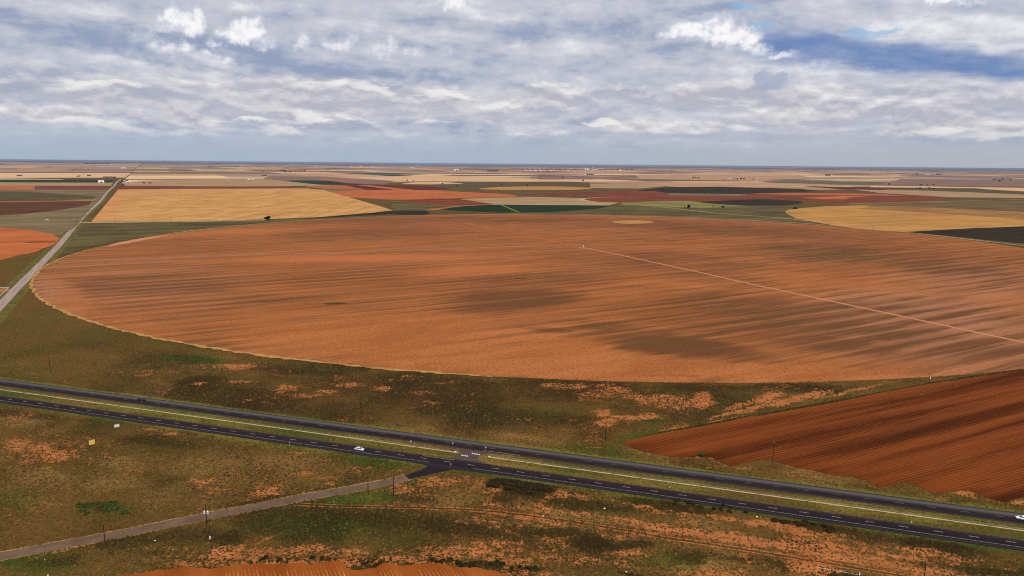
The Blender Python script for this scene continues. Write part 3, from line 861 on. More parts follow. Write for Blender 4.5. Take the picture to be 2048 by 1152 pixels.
field([(1860, 470), (1990, 482), (2090, 491), (2090, 499), (1980, 485), (1840, 468)], 'pasture', 'grass_strip', 'grass strip under the dark crop at the right')
# left of the wheat
field([(-30, 356), (132, 358.4), (120, 359.4), (-30, 359)], 'pale', 'stubble_field', 'thin pale strip above the dark green band at left')
field([(-30, 359.2), (150, 359.4), (232, 361), (216, 364.6), (120, 364.8), (-30, 364.6)], 'teal', 'crop_field', 'dark green band beyond the red strip at left')
field([(-30, 364.8), (226, 365.6), (222, 371.8), (-30, 371)], 'tan', 'stubble_field', 'tan strip above the red strip at left')
field([(-30, 371.2), (60, 371.4), (90, 372), (90, 379.4), (-30, 379.4)], 'orange', 'ploughed_field', 'orange left end of the long red strip')
field([(70, 371.6), (221, 372), (215, 378.8), (70, 379.4)], 'red', 'ploughed_field', 'long red strip left of the pale road')
field([(-30, 379.6), (215, 379), (150, 455), (120, 470), (-30, 470)], 'fallow', 'fallow_field', 'grey brown fallow left of the pale road')
field([(-30, 382.4), (60, 383.6), (130, 388.6), (180, 391.6), (196, 394), (186, 398), (100, 401.6), (-30, 403.4)], 'olive', 'crop_field', 'dark olive field left of the pale road')
field([(-30, 402.6), (188, 400.8), (186, 402), (-30, 404.2)], 'orange', 'ploughed_field', 'thin bright orange line between the dark fields')
field([(-30, 404.2), (185, 402.2), (178, 410), (120, 420), (50, 428), (-30, 433)], 'brown', 'fallow_field', 'dark brown field below the orange line')
field([(-30, 456), (20, 457), (50, 459), (100, 467.5), (119, 477), (114, 485), (75, 503), (40, 510), (-30, 519)], 'orange', 'ploughed_field', 'orange ploughed circle cut by the left edge', smooth=2)
field([(40, 484.4), (75, 483.4), (113, 483.2), (113, 485), (60, 486)], 'brown', 'fallow_field', 'thin dark streak across the left orange circle')
# right of the pale road
field([(292, 361), (420, 358.6), (540, 359), (605, 366), (660, 371.5), (480, 373.4), (250, 371.6), (246, 366)], 'tan', 'stubble_field', 'tan field with contour stripes behind the red strip')
field([(233, 372), (480, 373), (560, 373), (602, 375), (602, 378.6), (236, 378.8)], 'red', 'ploughed_field', 'long red strip between the wheat and the tan field')
field([(170, 446), (780, 429), (845, 431), (650, 439), (400, 460), (260, 479), (160, 500), (120, 520), (128, 500)], 'pasture', 'pasture', 'olive pasture between wheat and the big orange circle')
m, t = mat('stubble_gold')
p = t.n('ShaderNodeTexCoord').outputs['Object']
q = t.mapv(p, (1, 1, 1), -GRID - R(62))
w1 = t.noise(t.mapv(q, (1 / 300, 1 / 15, 1), 0), 1.0, 5.0, 0.6, 0.8)
w2 = t.noise(p, 1 / 120, 6.0, 0.6, 1.2)
w3 = t.noise(t.mapv(p, (1 / 14, 1 / 5, 1)), 1.0, 4.0, 0.7)
f = t.add(t.add(t.mul(t.sub(w1, .5), 1.9), t.mul(t.sub(w2, .5), 1.4)), t.madd(t.sub(w3, .5), .6, .5))
c = t.mix(t.step(f, 0.1, .9), A(188, 132, 68), A(218, 165, 98))
c = t.mix(t.step(w2, 0.36, 0.30, 0, .6), c, A(150, 110, 54))
g = t.n('ShaderNodeSeparateXYZ', None, i0=p)
edge = t.step(t.add(t.madd(g.outputs[1], 0.512, g.outputs[0]), t.mul(t.sub(w2, .5), 160)), -40, -170)      # bare soil towards the road
c = t.mix(t.mul(edge, .65), c, A(218, 128, 82))
finish(t, c, .95, spec=.05)
sheet('wheat_field', [at(*p) for p in ((183, 443), (236.5, 379), (430, 377.6), (615, 376.8), (650, 381), (700, 395), (770, 415.6), (786, 421), (740, 426), (640, 434), (535, 438.5), (400, 442), (184, 444))], lift(), m, 'large gold wheat stubble field beside the pale road', 'field')
field([(640, 434.4), (740, 426.4), (786, 421.4), (850, 421), (860, 427), (845, 430.5), (780, 428.5), (600, 438.5)], 'dark', 'scrub', 'dark scrub strip at the tip of the wheat', 'scrub')
sheet('dirt_path', [at(*p) for p in ((165, 444.6), (400, 442.6), (535, 439.2), (535, 439.9), (400, 443.6), (165, 446))], lift(), FM['track'], 'thin pale farm track along the near edge of the wheat', 'path')


def path(px, w, z, m, label, name='dirt_path', cat='path', step=15, jitter=0.0):
    o = ribbon(polyline(px, step, jitter), w, z).build(name, m)
    return tag(o, label, cat, kind='structure')


path([(1238, 408.6), (1300, 412), (1350, 417), (1440, 427), (1560, 436), (1660, 447)], 7, lift(), FM['track'], 'pale farm track curving through the olive pasture')
path([(845, 430.6), (1000, 428.6), (1130, 428.3), (1240, 431), (1400, 436), (1560, 444), (1660, 451), (1815, 465), (2060, 493)], 6, lift(), FM['track'], 'pale track along the far rim of the big orange circle')
path([(1700, 407.4), (1888, 402.6), (2060, 398.6)], 9, lift(), FM['track'], 'thin pale track beyond the gold circle')
path([(1232, 394), (1190, 395.4), (1163, 398.4), (1172, 402), (1200, 405)], 16, lift(), FM['track'], 'pale rim track around the lower red field')

# ------------------------------------------------------------------ the big irrigated circle
CX, CY, CR = 115.0, 1232.0, 785.0
PIV = at(1165, 494)


def circle_material():
    m, t = mat('drilled_soil')
    p = t.n('ShaderNodeTexCoord').outputs['Object']
    a = t.n('ShaderNodeAttribute', {'attribute_name': 'cover'})
    s = t.n('ShaderNodeSeparateColor', None, i0=a.outputs['Color'])
    q = t.mapv(p, (1, 1, 1), -GRID - R(3))
    s1 = t.noise(t.mapv(q, (1 / 220, 1 / 9, 1)), 1.0, 6.0, 0.62, 0.3)
    s2 = t.noise(t.mapv(q, (1 / 130, 1 / 34, 1)), 1.0, 6.0, 0.62, 0.3)
    s3 = t.noise(t.mapv(q, (1 / 60, 1 / 3.2, 1)), 1.0, 4.0, 0.6)
    s4 = t.noise(p, 1 / 2.2, 3.0, 0.7)
    d = t.add(t.add(t.mul(t.sub(s1, .5), .85), t.mul(t.sub(s2, .5), .8)), t.add(t.mul(t.sub(s3, .5), .7), t.mul(t.sub(s4, .5), .8)))
    w = t.noise(t.mapv(q, (1 / 240, 1 / 6.5, 1)), 1.0, 4.0, .55, .3)
    w2 = t.noise(t.mapv(q, (1 / 90, 1 / 22, 1)), 1.0, 4.0, .6)
    d = t.add(d, t.mul(t.sub(t.step(t.add(w, t.mul(t.sub(w2, .5), .5)), .40, .60), .5), .30))
    qy = t.n('ShaderNodeSeparateXYZ', None, i0=q).outputs[1]
    sv = t.math('SINE', t.add(t.mul(qy, 2 * math.pi / 24.5), t.add(t.mul(t.sub(w2, .5), 5.0), t.mul(t.sub(s1, .5), 3.0))))
    d = t.add(d, t.mul(sv, t.madd(s.outputs[1], .20, .09)))
    br = t.step(t.add(s.outputs[0], d), 0.10, 1.0)
    bare = t.mix(t.step(t.add(s2, t.mul(t.sub(s4, .5), .5)), .3, .7), A(168, 99, 50), A(194, 119, 66))
    bare = t.mix(s.outputs[1], bare, A(178, 124, 90))
    bare = t.mix(t.step(t.add(s.outputs[2], t.mul(t.sub(s1, .5), .5)), .35, .95), bare, A(198, 114, 62))
    crop = t.mix(t.step(t.add(a.outputs['Alpha'], t.mul(t.sub(s2, .5), .6)), .2, .9), A(108, 70, 40), A(92, 70, 36))
    c = t.mix(t.mul(br, .92), bare, crop)
    c = t.mix(t.step(s4, .30, .55, .34, 0.0), c, A(60, 36, 18))
    finish(t, c, .95, bump=t.add(s3, s4), bstr=.5, bdist=.2, spec=.04)
    return m


def build_circle():
    nr, ns = 190, 720
    rr = np.sqrt(np.linspace(0, 1, nr + 1)) * CR
    th = np.linspace(0, 2 * np.pi, ns, endpoint=False)
    Rr, T = np.meshgrid(rr[1:], th, indexing='ij')
    wob = 1 + 0.003 * (fbm(np.cos(T) * 14, np.sin(T) * 14, 5, 3) - .5) * (Rr / CR) ** 8
    X = np.concatenate([[CX], (CX + Rr * wob * np.cos(T)).ravel()])
    Y = np.concatenate([[CY], (CY + Rr * wob * np.sin(T)).ravel()])
    br = 0.43 + .36 * (fbm(X / 220, Y / 220, 61, 4) - .5)
    br = br + spots(X, Y, [(1030, 600, 170, 28, -3, .5), (1340, 690, 190, 24, 6, .8), (1250, 660, 160, 18, 8, .4), (1500, 620, 330, 50, 6, .3), (1640, 505, 280, 28, 4, .34), (1850, 530, 200, 26, 8, .25), (1330, 525, 300, 30, 4, .22), (720, 470, 260, 14, 0, .22),
                           (300, 570, 220, 34, 0, .18), (470, 690, 190, 14, 2, .34), (640, 640, 120, 10, 0, .2), (1680, 690, 170, 20, 4, .35), (1850, 680, 180, 30, 6, .3), (1420, 640, 220, 40, 6, .25), (900, 440, 400, 9, 0, .3), (1400, 455, 400, 18, 3, .28), (1000, 560, 300, 16, 0, .2),
                           (780, 560, 300, 22, -1, .15), (560, 600, 120, 12, 0, .15), (1750, 620, 200, 18, 5, .25), (1250, 690, 90, 10, 6, .3), (1100, 660, 60, 6, 4, .4), (600, 730, 60, 5, 0, .3), (1350, 752, 90, 4, 0, .5)])
    br = br - spots(X, Y, [(750, 665, 300, 48, 2, .5), (1050, 722, 360, 32, 3, .95), (1550, 745, 320, 16, 2, .8), (560, 690, 160, 20, 2, .3), (1130, 690, 160, 16, 10, .4), (720, 517, 330, 9, -1, .42), (930, 545, 140, 14, -2, .32), (450, 466, 170, 8, -2, .4), (250, 545, 200, 7, -2, .25), (120, 590, 70, 40, 30, .4), (300, 660, 160, 22, 14, .15),
                           (1320, 568, 120, 9, 4, .25), (1620, 560, 160, 16, 6, .3), (1750, 575, 160, 12, 6, .25), (880, 640, 110, 16, 0, .3), (1900, 640, 140, 14, 6, .2), (2000, 600, 90, 20, 6, .3), (1240, 585, 120, 14, 0, .2)])
    pale = spots(X, Y, [(1850, 640, 330, 110, 6, .75), (1950, 560, 200, 60, 6, .5), (2000, 740, 160, 30, 0, .5), (250, 560, 260, 90, 0, .3), (90, 580, 50, 40, 40, .6)])
    hot = spots(X, Y, [(720, 517, 330, 8, -1, .9), (950, 545, 160, 14, -2, .7), (1100, 700, 340, 34, 4, .5), (640, 600, 300, 40, 0, .35), (1500, 740, 260, 16, 2, .4), (450, 466, 150, 6, -2, .6)])
    ol = spots(X, Y, [(1640, 508, 260, 24, 4, .9), (1340, 690, 170, 22, 6, .5), (1040, 600, 150, 26, 0, .4), (1500, 630, 300, 50, 6, .4), (300, 575, 200, 30, 0, .3), (720, 470, 260, 14, 0, .3)])
    gold = spot(X, Y, 1266, 444, 42, 5)
    cov = np.stack([np.clip(br, 0, 1), np.clip(pale, 0, 1), np.clip(hot, 0, 1), np.clip(ol, 0, 1)], 1)
    z = lift()
    Z = np.full_like(X, z)
    rad = np.hypot(X - CX, Y - CY)
    Z = Z - (z - .004) * np.clip((rad - CR + 9) / 9, 0, 1)          # runs out into the grass at its edge
    V = np.stack([X, Y, Z], 1)
    idx = 1 + np.arange(nr * ns).reshape(nr, ns)
    j = (np.arange(ns) + 1) % ns
    quads = np.stack([idx[:-1, :], idx[1:, :], idx[1:, j], idx[:-1, j]], -1).reshape(-1, 4)
    tri = np.stack([np.zeros(ns, int), idx[0], idx[0, j], idx[0, j]], -1)[:, :3]
    me = bpy.data.meshes.new('cropland')
    me.from_pydata([], [], [])
    o = npmesh('cropland', V, quads, circle_material(), {'cover': cov})
    tag(o, 'huge round field of orange soil with brown crop streaks filling the middle', 'field', kind='structure')
    # the small cap in its middle closes the ring of quads
    c = npmesh('cropland', np.array([(CX + rr[1] * 1.02 * math.cos(a), CY + rr[1] * 1.02 * math.sin(a), z + .004) for a in np.linspace(0, 2 * np.pi, 48, endpoint=False)] + [(CX, CY, z + .004)]),
               np.array([(i, (i + 1) % 48, 48) for i in range(48)]), o.data.materials[0], {'cover': np.tile(cov[1], (49, 1))})
    return o, c


circle, cap = build_circle()
with_cap = bmesh.new()
with_cap.from_mesh(circle.data)
with_cap.from_mesh(cap.data)
with_cap.to_mesh(circle.data)
with_cap.free()
bpy.data.objects.remove(cap)

# bare pale strip and dry grass rim round the circle
def rim_strip(a0, a1, r0, r1, amp, m, label, seed):
    n = int(abs(a1 - a0) * CR / 5)
    mb = MB()
    z = lift()
    for i in range(n + 1):
        a = a0 + (a1 - a0) * i / n
        f = min(1, i / 12, (n - i) / 12)
        k1 = r0 + amp * (2 * rnd.random() - 1)
        k2 = r1 + amp * (2 * rnd.random() - 1)
        mid = (k1 + k2) / 2
        k1, k2 = mid + (k1 - mid) * f, mid + (k2 - mid) * f
        mb.v += [(CX + k1 * math.cos(a), CY + k1 * math.sin(a), z), (CX + k2 * math.cos(a), CY + k2 * math.sin(a), z)]
    mb.f = [(2 * i, 2 * i + 2, 2 * i + 3, 2 * i + 1) for i in range(n)]
    tag(mb.build('grass_strip', m), label, 'grass strip', kind='structure')


def strip_mat(name, ca, cb, cc):
    m, t = mat(name)
    p = t.n('ShaderNodeTexCoord').outputs['Object']
    n1, n2 = t.noise(p, .45, 4., .7), t.noise(p, .06, 4., .6)
    c = t.mix(t.step(t.add(n1, t.mul(t.sub(n2, .5), .8)), .35, .65), ca, cb)
    c = t.mix(t.step(n1, .58, .72, 0, .8), c, cc)
    finish(t, c, .95, bump=n1, bstr=.7, bdist=.3, spec=.03)
    return m


dry = strip_mat('dry_grass', A(168, 122, 64), A(200, 152, 92), A(110, 84, 42))
rim_strip(R(184), R(262), 784.2, 787.6, 1.6, dry, 'pale dry grass rim on the near left edge of the big circle', 1)
rim_strip(R(112), R(172), 784, 791, 1.0, dry, 'yellow dry grass rim on the far left edge of the big circle', 2)
rim_strip(R(170), R(186), 764, 786, 3.0, strip_mat('trodden_soil', A(200, 128, 88), A(212, 146, 102), A(180, 110, 66)), 'bare pale soil at the left end of the big circle', 3)
rim_strip(R(298), R(316), 779, 800, 1.5, strip_mat('verge_grass', A(140, 110, 58), A(176, 138, 80), A(96, 76, 36)), 'yellowish grass verge beside the ploughed field corner', 4)
path([(930, 447), (1000, 459), (1100, 481), (1140, 491), (1152, 494)], 6.5, lift(), FM['orange'], 'faint orange wheel track from the pivot to the far rim')
path([(1150, 494.5), (1165, 495.5), (1200, 502), (1280, 519), (1390, 543), (1500, 568), (1640, 598), (1780, 628), (1900, 654), (2060, 688)], 5.0, lift(),
     strip_mat('packed_soil', A(192, 126, 84), A(206, 142, 100), A(176, 108, 66)), 'pale orange access track running diagonally across the big circle', step=20)
sheet('dry_patch', ragged(smoothpoly([(1224, 444), (1240, 441.4), (1275, 441), (1308, 444), (1290, 447), (1250, 447.6)], 4), 2, 14, 9), lift(), dry, 'small pale yellow patch near the far rim of the circle', 'dry grass')
weed = strip_mat('weed_patch', A(74, 60, 28), A(98, 72, 36), A(56, 46, 20))
sheet('weed_patch', ragged(smoothpoly([(646, 608.4), (664, 605.8), (694, 606.2), (690, 608.4), (660, 610)], 4), .5, 3, 4), lift(), weed, 'small dark weed patch in the near half of the circle', 'weeds')
sheet('weed_patch', ragged(smoothpoly([(1028, 557.6), (1040, 556.8), (1054, 557.4), (1044, 558.8)], 4), .4, 3, 5), lift(), weed, 'tiny dark weed patch near the middle of the circle', 'weeds')

# ------------------------------------------------------------------ ploughed fields with ridges (real ridges, not drawn ones)
def row_material(name, dark, light, crest, rot, lo=.05, hi=.75):
    m, t = mat(name)
    p = t.n('ShaderNodeTexCoord').outputs['Object']
    q = t.mapv(p, (1, 1, 1), -(GRID if rot > 0 else rot))
    z = t.n('ShaderNodeSeparateXYZ', None, i0=p).outputs[2]
    b1 = t.noise(t.mapv(q, (1 / 420, 1 / 13, 1)), 1.0, 3.0, .55, .12)
    b2 = t.noise(t.mapv(q, (1 / 40, 1 / 5, 1)), 1.0, 4.0, .6)
    g = t.noise(p, .9, 3., .7)
    f = t.add(t.mul(t.sub(b1, .5), 3.0), t.add(t.mul(t.sub(b2, .5), .6), t.madd(t.sub(g, .5), .5, .5)))
    base = t.mix(t.step(f, .05, .95), dark, light)
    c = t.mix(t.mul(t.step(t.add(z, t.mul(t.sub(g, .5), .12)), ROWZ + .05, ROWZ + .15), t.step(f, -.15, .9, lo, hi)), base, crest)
    finish(t, c, .95, spec=.04)
    return m


ROWZ = 0.05


def rows(name, poly, rot, space, m, label, seed):
    """ridged soil: profile across the rows, clipped by the outline row by row"""
    ca, sa = math.cos(rot), math.sin(rot)
    P = [(x * ca + y * sa, -x * sa + y * ca) for x, y in poly]
    mb = MB()
    r = random.Random(seed)
    b0, b1 = min(p[1] for p in P), max(p[1] for p in P)

    def cuts(b):
        xs = []
        for i in range(len(P)):
            (x1, y1), (x2, y2) = P[i], P[(i + 1) % len(P)]
            if (y1 <= b) != (y2 <= b):
                xs.append(x1 + (b - y1) / (y2 - y1) * (x2 - x1))
        return sorted(xs)
    prof = [(-.5, 0), (-.28, .04), (-.12, .14), (.12, .14), (.28, .04)]
    wob = lambda a, k: .22 * math.sin(a / 23 + k * .31) + .12 * math.sin(a / 7.3 + k * 1.7)
    k = 0
    while b0 + k * space < b1:
        mid = b0 + (k + .5) * space
        cs = cuts(mid)
        for s in range(0, len(cs) - 1, 2):
            a0, a1 = cs[s] + r.uniform(0, .8), cs[s + 1] - r.uniform(0, .8)
            n = max(1, int((a1 - a0) / 14))
            base = len(mb.v)
            lines = prof + [(.5, 0)]
            for o, h in lines:
                for j in range(n + 1):
                    a = a0 + (a1 - a0) * j / n
                    bb = mid + o * space + wob(a, k)
                    hh = h * ((.7 + .6 * vnoise(np.array([a / 9.0]), np.array([k * 3.1]), 5)[0]) if 0 < j < n else .3)
                    mb.v.append((a * ca - bb * sa, a * sa + bb * ca, ROWZ + hh))
            for i in range(len(lines) - 1):
                for j in range(n):
                    v0 = base + i * (n + 1) + j
                    mb.f.append((v0, v0 + 1, v0 + n + 2, v0 + n + 1))
        k += 1
    return tag(mb.build(name, m), label, 'field', kind='structure')


px = [(1243, 884), (1290, 872), (1380, 856.5), (1480, 837.5), (1660, 805.5), (1760, 787), (1858, 768.5), (1960, 752.5), (2048, 740.5)]
edgeN = [at(*p) for p in px]
edgeN.append((edgeN[-1][0] + 170, edgeN[-1][1] + 78))
spx = [(2048, 994), (2025, 1000), (2003, 1004.5), (1975, 996), (1953, 987), (1934, 980), (1915, 982), (1890, 986), (1870, 989), (1846, 978), (1822, 965.5), (1808, 965), (1785, 968), (1759, 975), (1731, 959.5), (1717, 957), (1700, 953), (1680, 952), (1660, 949), (1640, 944), (1600, 937), (1575, 930), (1560, 926), (1545, 919.5), (1520, 920), (1500, 923),
       (1480, 927), (1462, 934), (1440, 924), (1425, 916), (1405, 912), (1385, 914), (1360, 915), (1340, 914), (1310, 909), (1280, 902), (1262, 895)]
south = [at(*p) for p in spx]
poly = edgeN + [(edgeN[-1][0] - 40, 215.0), (south[0][0] + 40, south[0][1] - 16)] + south
ROT_R = math.atan2(0.42, 0.9)
sheet('soil', ragged(poly, .7, 4, 3), .03, row_material('furrow_soil', A(74, 33, 7), A(104, 51, 18), A(126, 66, 28), ROT_R), 'bare red soil between the furrows of the ploughed field', 'soil')
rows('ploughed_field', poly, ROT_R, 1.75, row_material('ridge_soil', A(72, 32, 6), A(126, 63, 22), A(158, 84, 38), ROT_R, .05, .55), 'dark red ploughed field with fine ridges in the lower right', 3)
# dark grass seam along its upper edge
mb = ribbon([(x + HN[0] * 0, y) for x, y in [at(p[0], p[1] - 1.6) for p in px[1:]]], [1.2, 2.4, 2.6, 2.2, 2.4, 2.2, 2.6, 2.4], .032)
tag(mb.build('grass_strip', strip_mat('seam_grass', A(40, 38, 16), A(54, 52, 22), A(34, 30, 14))), 'dark grass seam along the upper edge of the ploughed field', 'grass strip', kind='structure')

bpx = [(215, 1160), (240, 1150), (275, 1148), (300, 1143), (320, 1141), (344, 1139), (367, 1134), (400, 1136), (428, 1137), (463, 1131), (502, 1127.5), (520, 1127), (560, 1128), (600, 1125), (618, 1129), (650, 1125), (680, 1120.5), (698, 1139), (717, 1141), (746, 1135), (768, 1126), (785, 1129), (803, 1131), (830, 1129), (859, 1126), (888, 1129), (917, 1135), (940, 1134), (954, 1134), (971, 1140), (995, 1143), (1015, 1151), (1040, 1170)]
bot = [at(*p) for p in bpx]
ROT_B = math.atan2(-9.5, 4.6)
bp = bot + [(bot[-1][0] + 6, 190.0), (bot[0][0] - 6, 190.0)]
sheet('soil', ragged(bp, .4, 3, 4), .03, row_material('bed_furrows', A(142, 72, 24), A(166, 90, 36), A(190, 112, 56), ROT_B), 'orange soil between the ridges of the field at the bottom', 'soil')
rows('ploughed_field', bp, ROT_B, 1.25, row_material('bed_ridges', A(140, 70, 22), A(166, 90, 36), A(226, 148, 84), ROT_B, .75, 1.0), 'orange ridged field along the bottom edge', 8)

# ------------------------------------------------------------------ roads
def asphalt(name, c1, c2, tracks=None):
    m, t = mat(name)
    p = t.n('ShaderNodeTexCoord').outputs['Object']
    q = t.mapv(p, (1, 1, 1), -math.atan2(HD[1], HD[0]))
    n1 = t.noise(t.mapv(q, (1 / 45, 1 / .9, 1)), 1.0, 5.0, .6)
    n2 = t.noise(p, .8, 4.0, .7)
    n3 = t.noise(t.mapv(q, (1 / 120, 1 / 4, 1)), 1.0, 3.0, .5)
    f = t.add(t.mul(t.sub(n1, .5), 1.4), t.add(t.mul(t.sub(n3, .5), .8), t.madd(t.sub(n2, .5), .4, .5)))
    col = t.mix(t.step(f, 0., 1.), c1, c2)
    if tracks:
        v = t.n('ShaderNodeSeparateXYZ', None, i0=q).outputs[1]
        for (a, w, cc, k) in tracks:
            d = t.math('ABSOLUTE', t.sub(v, a))
            col = t.mix(t.mul(t.step(t.add(d, t.mul(t.sub(n1, .5), 1.2)), w, w * .25), k), col, cc)
    finish(t, col, .9, spec=.04)
    return m


U0, U1 = -520, 330
ROADZ = .10


def band(name, b0, b1, z, m, label, cat, u0=U0, u1=U1, amp=0.0, seed=1, kind='structure'):
    r = random.Random(seed)
    mb = MB()
    n = int((u1 - u0) / 4)
    for i in range(n + 1):
        u = u0 + (u1 - u0) * i / n
        a, b = hw(u, b0 + r.uniform(-amp, amp)), hw(u, b1 + r.uniform(-amp, amp))
        mb.v += [(*a, z), (*b, z)]
    mb.f = [(2 * i, 2 * i + 2, 2 * i + 3, 2 * i + 1) for i in range(n)]
    return tag(mb.build(name, m), label, cat, kind=kind)


nb = lambda b: hv(b)
north_mat = asphalt('worn_asphalt', A(36, 30, 33), A(54, 46, 48), [(nb(336.2), 2.4, A(100, 93, 92), .85), (nb(333.9), .7, A(84, 77, 76), .5), (nb(330.6), .55, A(30, 25, 30), .5)])
south_mat = asphalt('dark_asphalt', A(36, 29, 33), A(50, 41, 45), [(nb(311.4), .5, A(66, 56, 62), .5), (nb(307.6), .5, A(30, 24, 30), .4), (nb(304.2), .9, A(64, 54, 58), .6)])
edge_mat = asphalt('asphalt_edge', A(84, 66, 46), A(120, 98, 66))
band('road', B_NB, B_NT, ROADZ, north_mat, 'far carriageway of the highway, grey streaked asphalt', 'road', amp=.05)
band('road', B_SB, B_ST, ROADZ, south_mat, 'near carriageway of the highway, dark asphalt with white lane dashes', 'road', amp=.05)
for b, w, s in ((B_NB - .15, .45, 1), (B_ST + .18, .5, 2), (B_NT + .12, .3, 3)):
    band('road_shoulder', b - w / 2, b + w / 2, ROADZ - .02, edge_mat, ['', 'gravelly edge under the far carriageway', 'gravelly edge above the near carriageway', 'gravelly far edge of the highway'][s], 'shoulder', amp=.22, seed=s)


def paint(name, c1, c2):
    m, t = mat(name)
    p = t.n('ShaderNodeTexCoord').outputs['Object']
    n = t.noise(p, 1.4, 4., .7)
    finish(t, t.mix(t.step(n, .38, .62), c2, c1), .7, spec=.2)
    return m


white_p = paint('road_paint_white', A(204, 184, 176), A(130, 110, 106))
dim_p = paint('road_paint_worn', A(128, 112, 108), A(80, 68, 70))
yell_p = paint('road_paint_yellow', A(150, 120, 66), A(96, 76, 52))
zl = ROADZ + .008


def dashes(b, phase, m, label, L=3.4):
    mb = MB()
    k = math.floor((U0 - phase) / 12.0)
    while phase + k * 12.0 < U1:
        u = phase + k * 12.0
        w = .15
        mb.add([(*hw(u, b - w), zl), (*hw(u + L, b - w), zl), (*hw(u + L, b + w), zl), (*hw(u, b + w), zl)], [(0, 1, 2, 3)])
        k += 1
    tag(mb.build('road_markings', m), label, 'road marking', kind='structure')


def uof(px, py):
    x, y = at(px, py)
    return x / HD[0]


def bof(px, py):
    x, y = at(px, py)
    return y - HS * x


bd = sum(bof(*p) for p in ((992.7, 936.8), (1041, 944.2), (213.9, 827.2), (285.2, 837.3), (719, 898))) / 5
U_SH = -0.318 * 0
dashes(bd, uof(1041, 944.2) - 1.7 - HD[1] * bd * 0, white_p, 'white lane dashes of the near carriageway')
bn = (B_NT + B_NB) / 2 - .6
dashes(bn, uof(1869, 1019.4) - 1.7, dim_p, 'worn lane dashes of the far carriageway')
gapu = (uof(858, 930), uof(945, 942))
band('road_markings', bd - 3.45, bd - 3.27, zl, white_p, 'white edge line of the near carriageway west of the turnoff', 'road marking', U0, gapu[0])
band('road_markings', bd - 3.45, bd - 3.27, zl, white_p, 'white edge line of the near carriageway east of the turnoff', 'road marking', gapu[1], U1)
jm = (uof(905, 918), uof(985, 928))
band('road_markings', B_ST - .62, B_ST - .46, zl, yell_p, 'yellowish inner edge line of the near carriageway', 'road marking', U0, jm[0] - 18)
band('road_markings', B_ST - .62, B_ST - .46, zl, yell_p, 'yellowish inner edge line beyond the crossover', 'road marking', jm[1], U1)
band('road_markings', B_NB + .46, B_NB + .62, zl, yell_p, 'yellowish inner edge line of the far carriageway', 'road marking', U0, uof(900, 886))
band('road_markings', B_NB + .46, B_NB + .62, zl, yell_p, 'yellowish inner edge line of the far carriageway past the crossover', 'road marking', uof(1000, 910), U1)
band('road_markings', B_ST - .75, B_ST - .5, zl + .004, white_p, 'white turn lane line before the crossover', 'road marking', uof(846, 911), uof(910, 920))
band('road_markings', B_NB + .8, B_NB + 1.05, zl + .004, white_p, 'white turn lane line after the crossover', 'road marking', uof(966, 899), uof(1040, 909))

# median crossover, its flared corners and give-way bars
cross_m = asphalt('crossover_asphalt', A(74, 62, 56), A(98, 82, 72))
cz = ROADZ - .008
cpx = [(893, 893.5), (908, 897.5), (919, 900), (925, 903.4), (921, 907), (910, 913), (890, 918.5), (905, 921.5), (940, 925), (985, 931), (968, 925.5), (957, 920.5), (954.5, 915.5), (958, 911.5), (966, 908.5), (985, 907.5), (1012, 911), (960, 900)]
sheet('road', [at(*p) for p in cpx], cz, cross_m, 'brownish paved crossover through the grass median', 'road')
mb = MB()
for (x0, y0, x1, y1, n) in ((924, 910.6, 935, 912.4, 4), (945, 907.0, 958.5, 909.4, 5)):
    for i in range(n):
        f = i / (n - 1)
        x, y = at(x0 + (x1 - x0) * f, y0 + (y1 - y0) * f)
        mb.add([(x - .42, y - .55, cz + .008), (x + .40, y - .68, cz + .008), (x + .18, y + .62, cz + .008), (x - .1, y + .66, cz + .008)], [(0, 1, 2, 3)])
tag(mb.build('road_markings', paint('fresh_white_paint', A(250, 248, 244), A(215, 210, 205))), 'two rows of white give-way marks on the crossover', 'road marking', kind='structure')

# the side road: dark apron, then old grey brown surface
apx = [(806, 921.5), (826, 925.6), (846, 929), (857, 932.4), (850, 936), (834, 943), (810, 951.5), (818, 958.3), (845, 952), (883, 943.6), (906, 939.4), (930, 941.5), (968, 947), (960, 936), (880, 922), (815, 918)]
sheet('road', [at(*p) for p in apx], ROADZ - .006, asphalt('apron_asphalt', A(36, 29, 34), A(50, 41, 46)), 'dark paved apron where the side road meets the highway', 'road')
spts = polyline([(816, 954.3), (780, 964), (736, 972.4), (670, 984), (600, 996.4), (520, 1012.5), (411, 1033.2), (300, 1056), (210, 1074), (100, 1094.5), (0, 1113), (-60, 1125), (-160, 1144)], 6)
sm_, t = mat('old_asphalt')
p = t.n('ShaderNodeTexCoord').outputs['Object']
n1, n2, n3 = t.noise(p, .9, 4., .7), t.noise(p, .12, 5., .6), t.noise(p, 3.0, 3., .7)
c = t.mix(t.step(t.add(n2, t.mul(t.sub(n1, .5), .5)), .3, .7), A(104, 81, 62), A(130, 104, 83))
c = t.mix(t.step(n3, .35, .6, .3, 0), c, A(60, 48, 44))
c = t.mix(t.step(n2, .66, .74, 0, .6), c, A(150, 118, 90))
finish(t, c, .9, spec=.1)
tag(ribbon(spts, 6.4, .07).build('road', sm_), 'worn grey brown side road running off to the lower left', 'road', kind='structure')
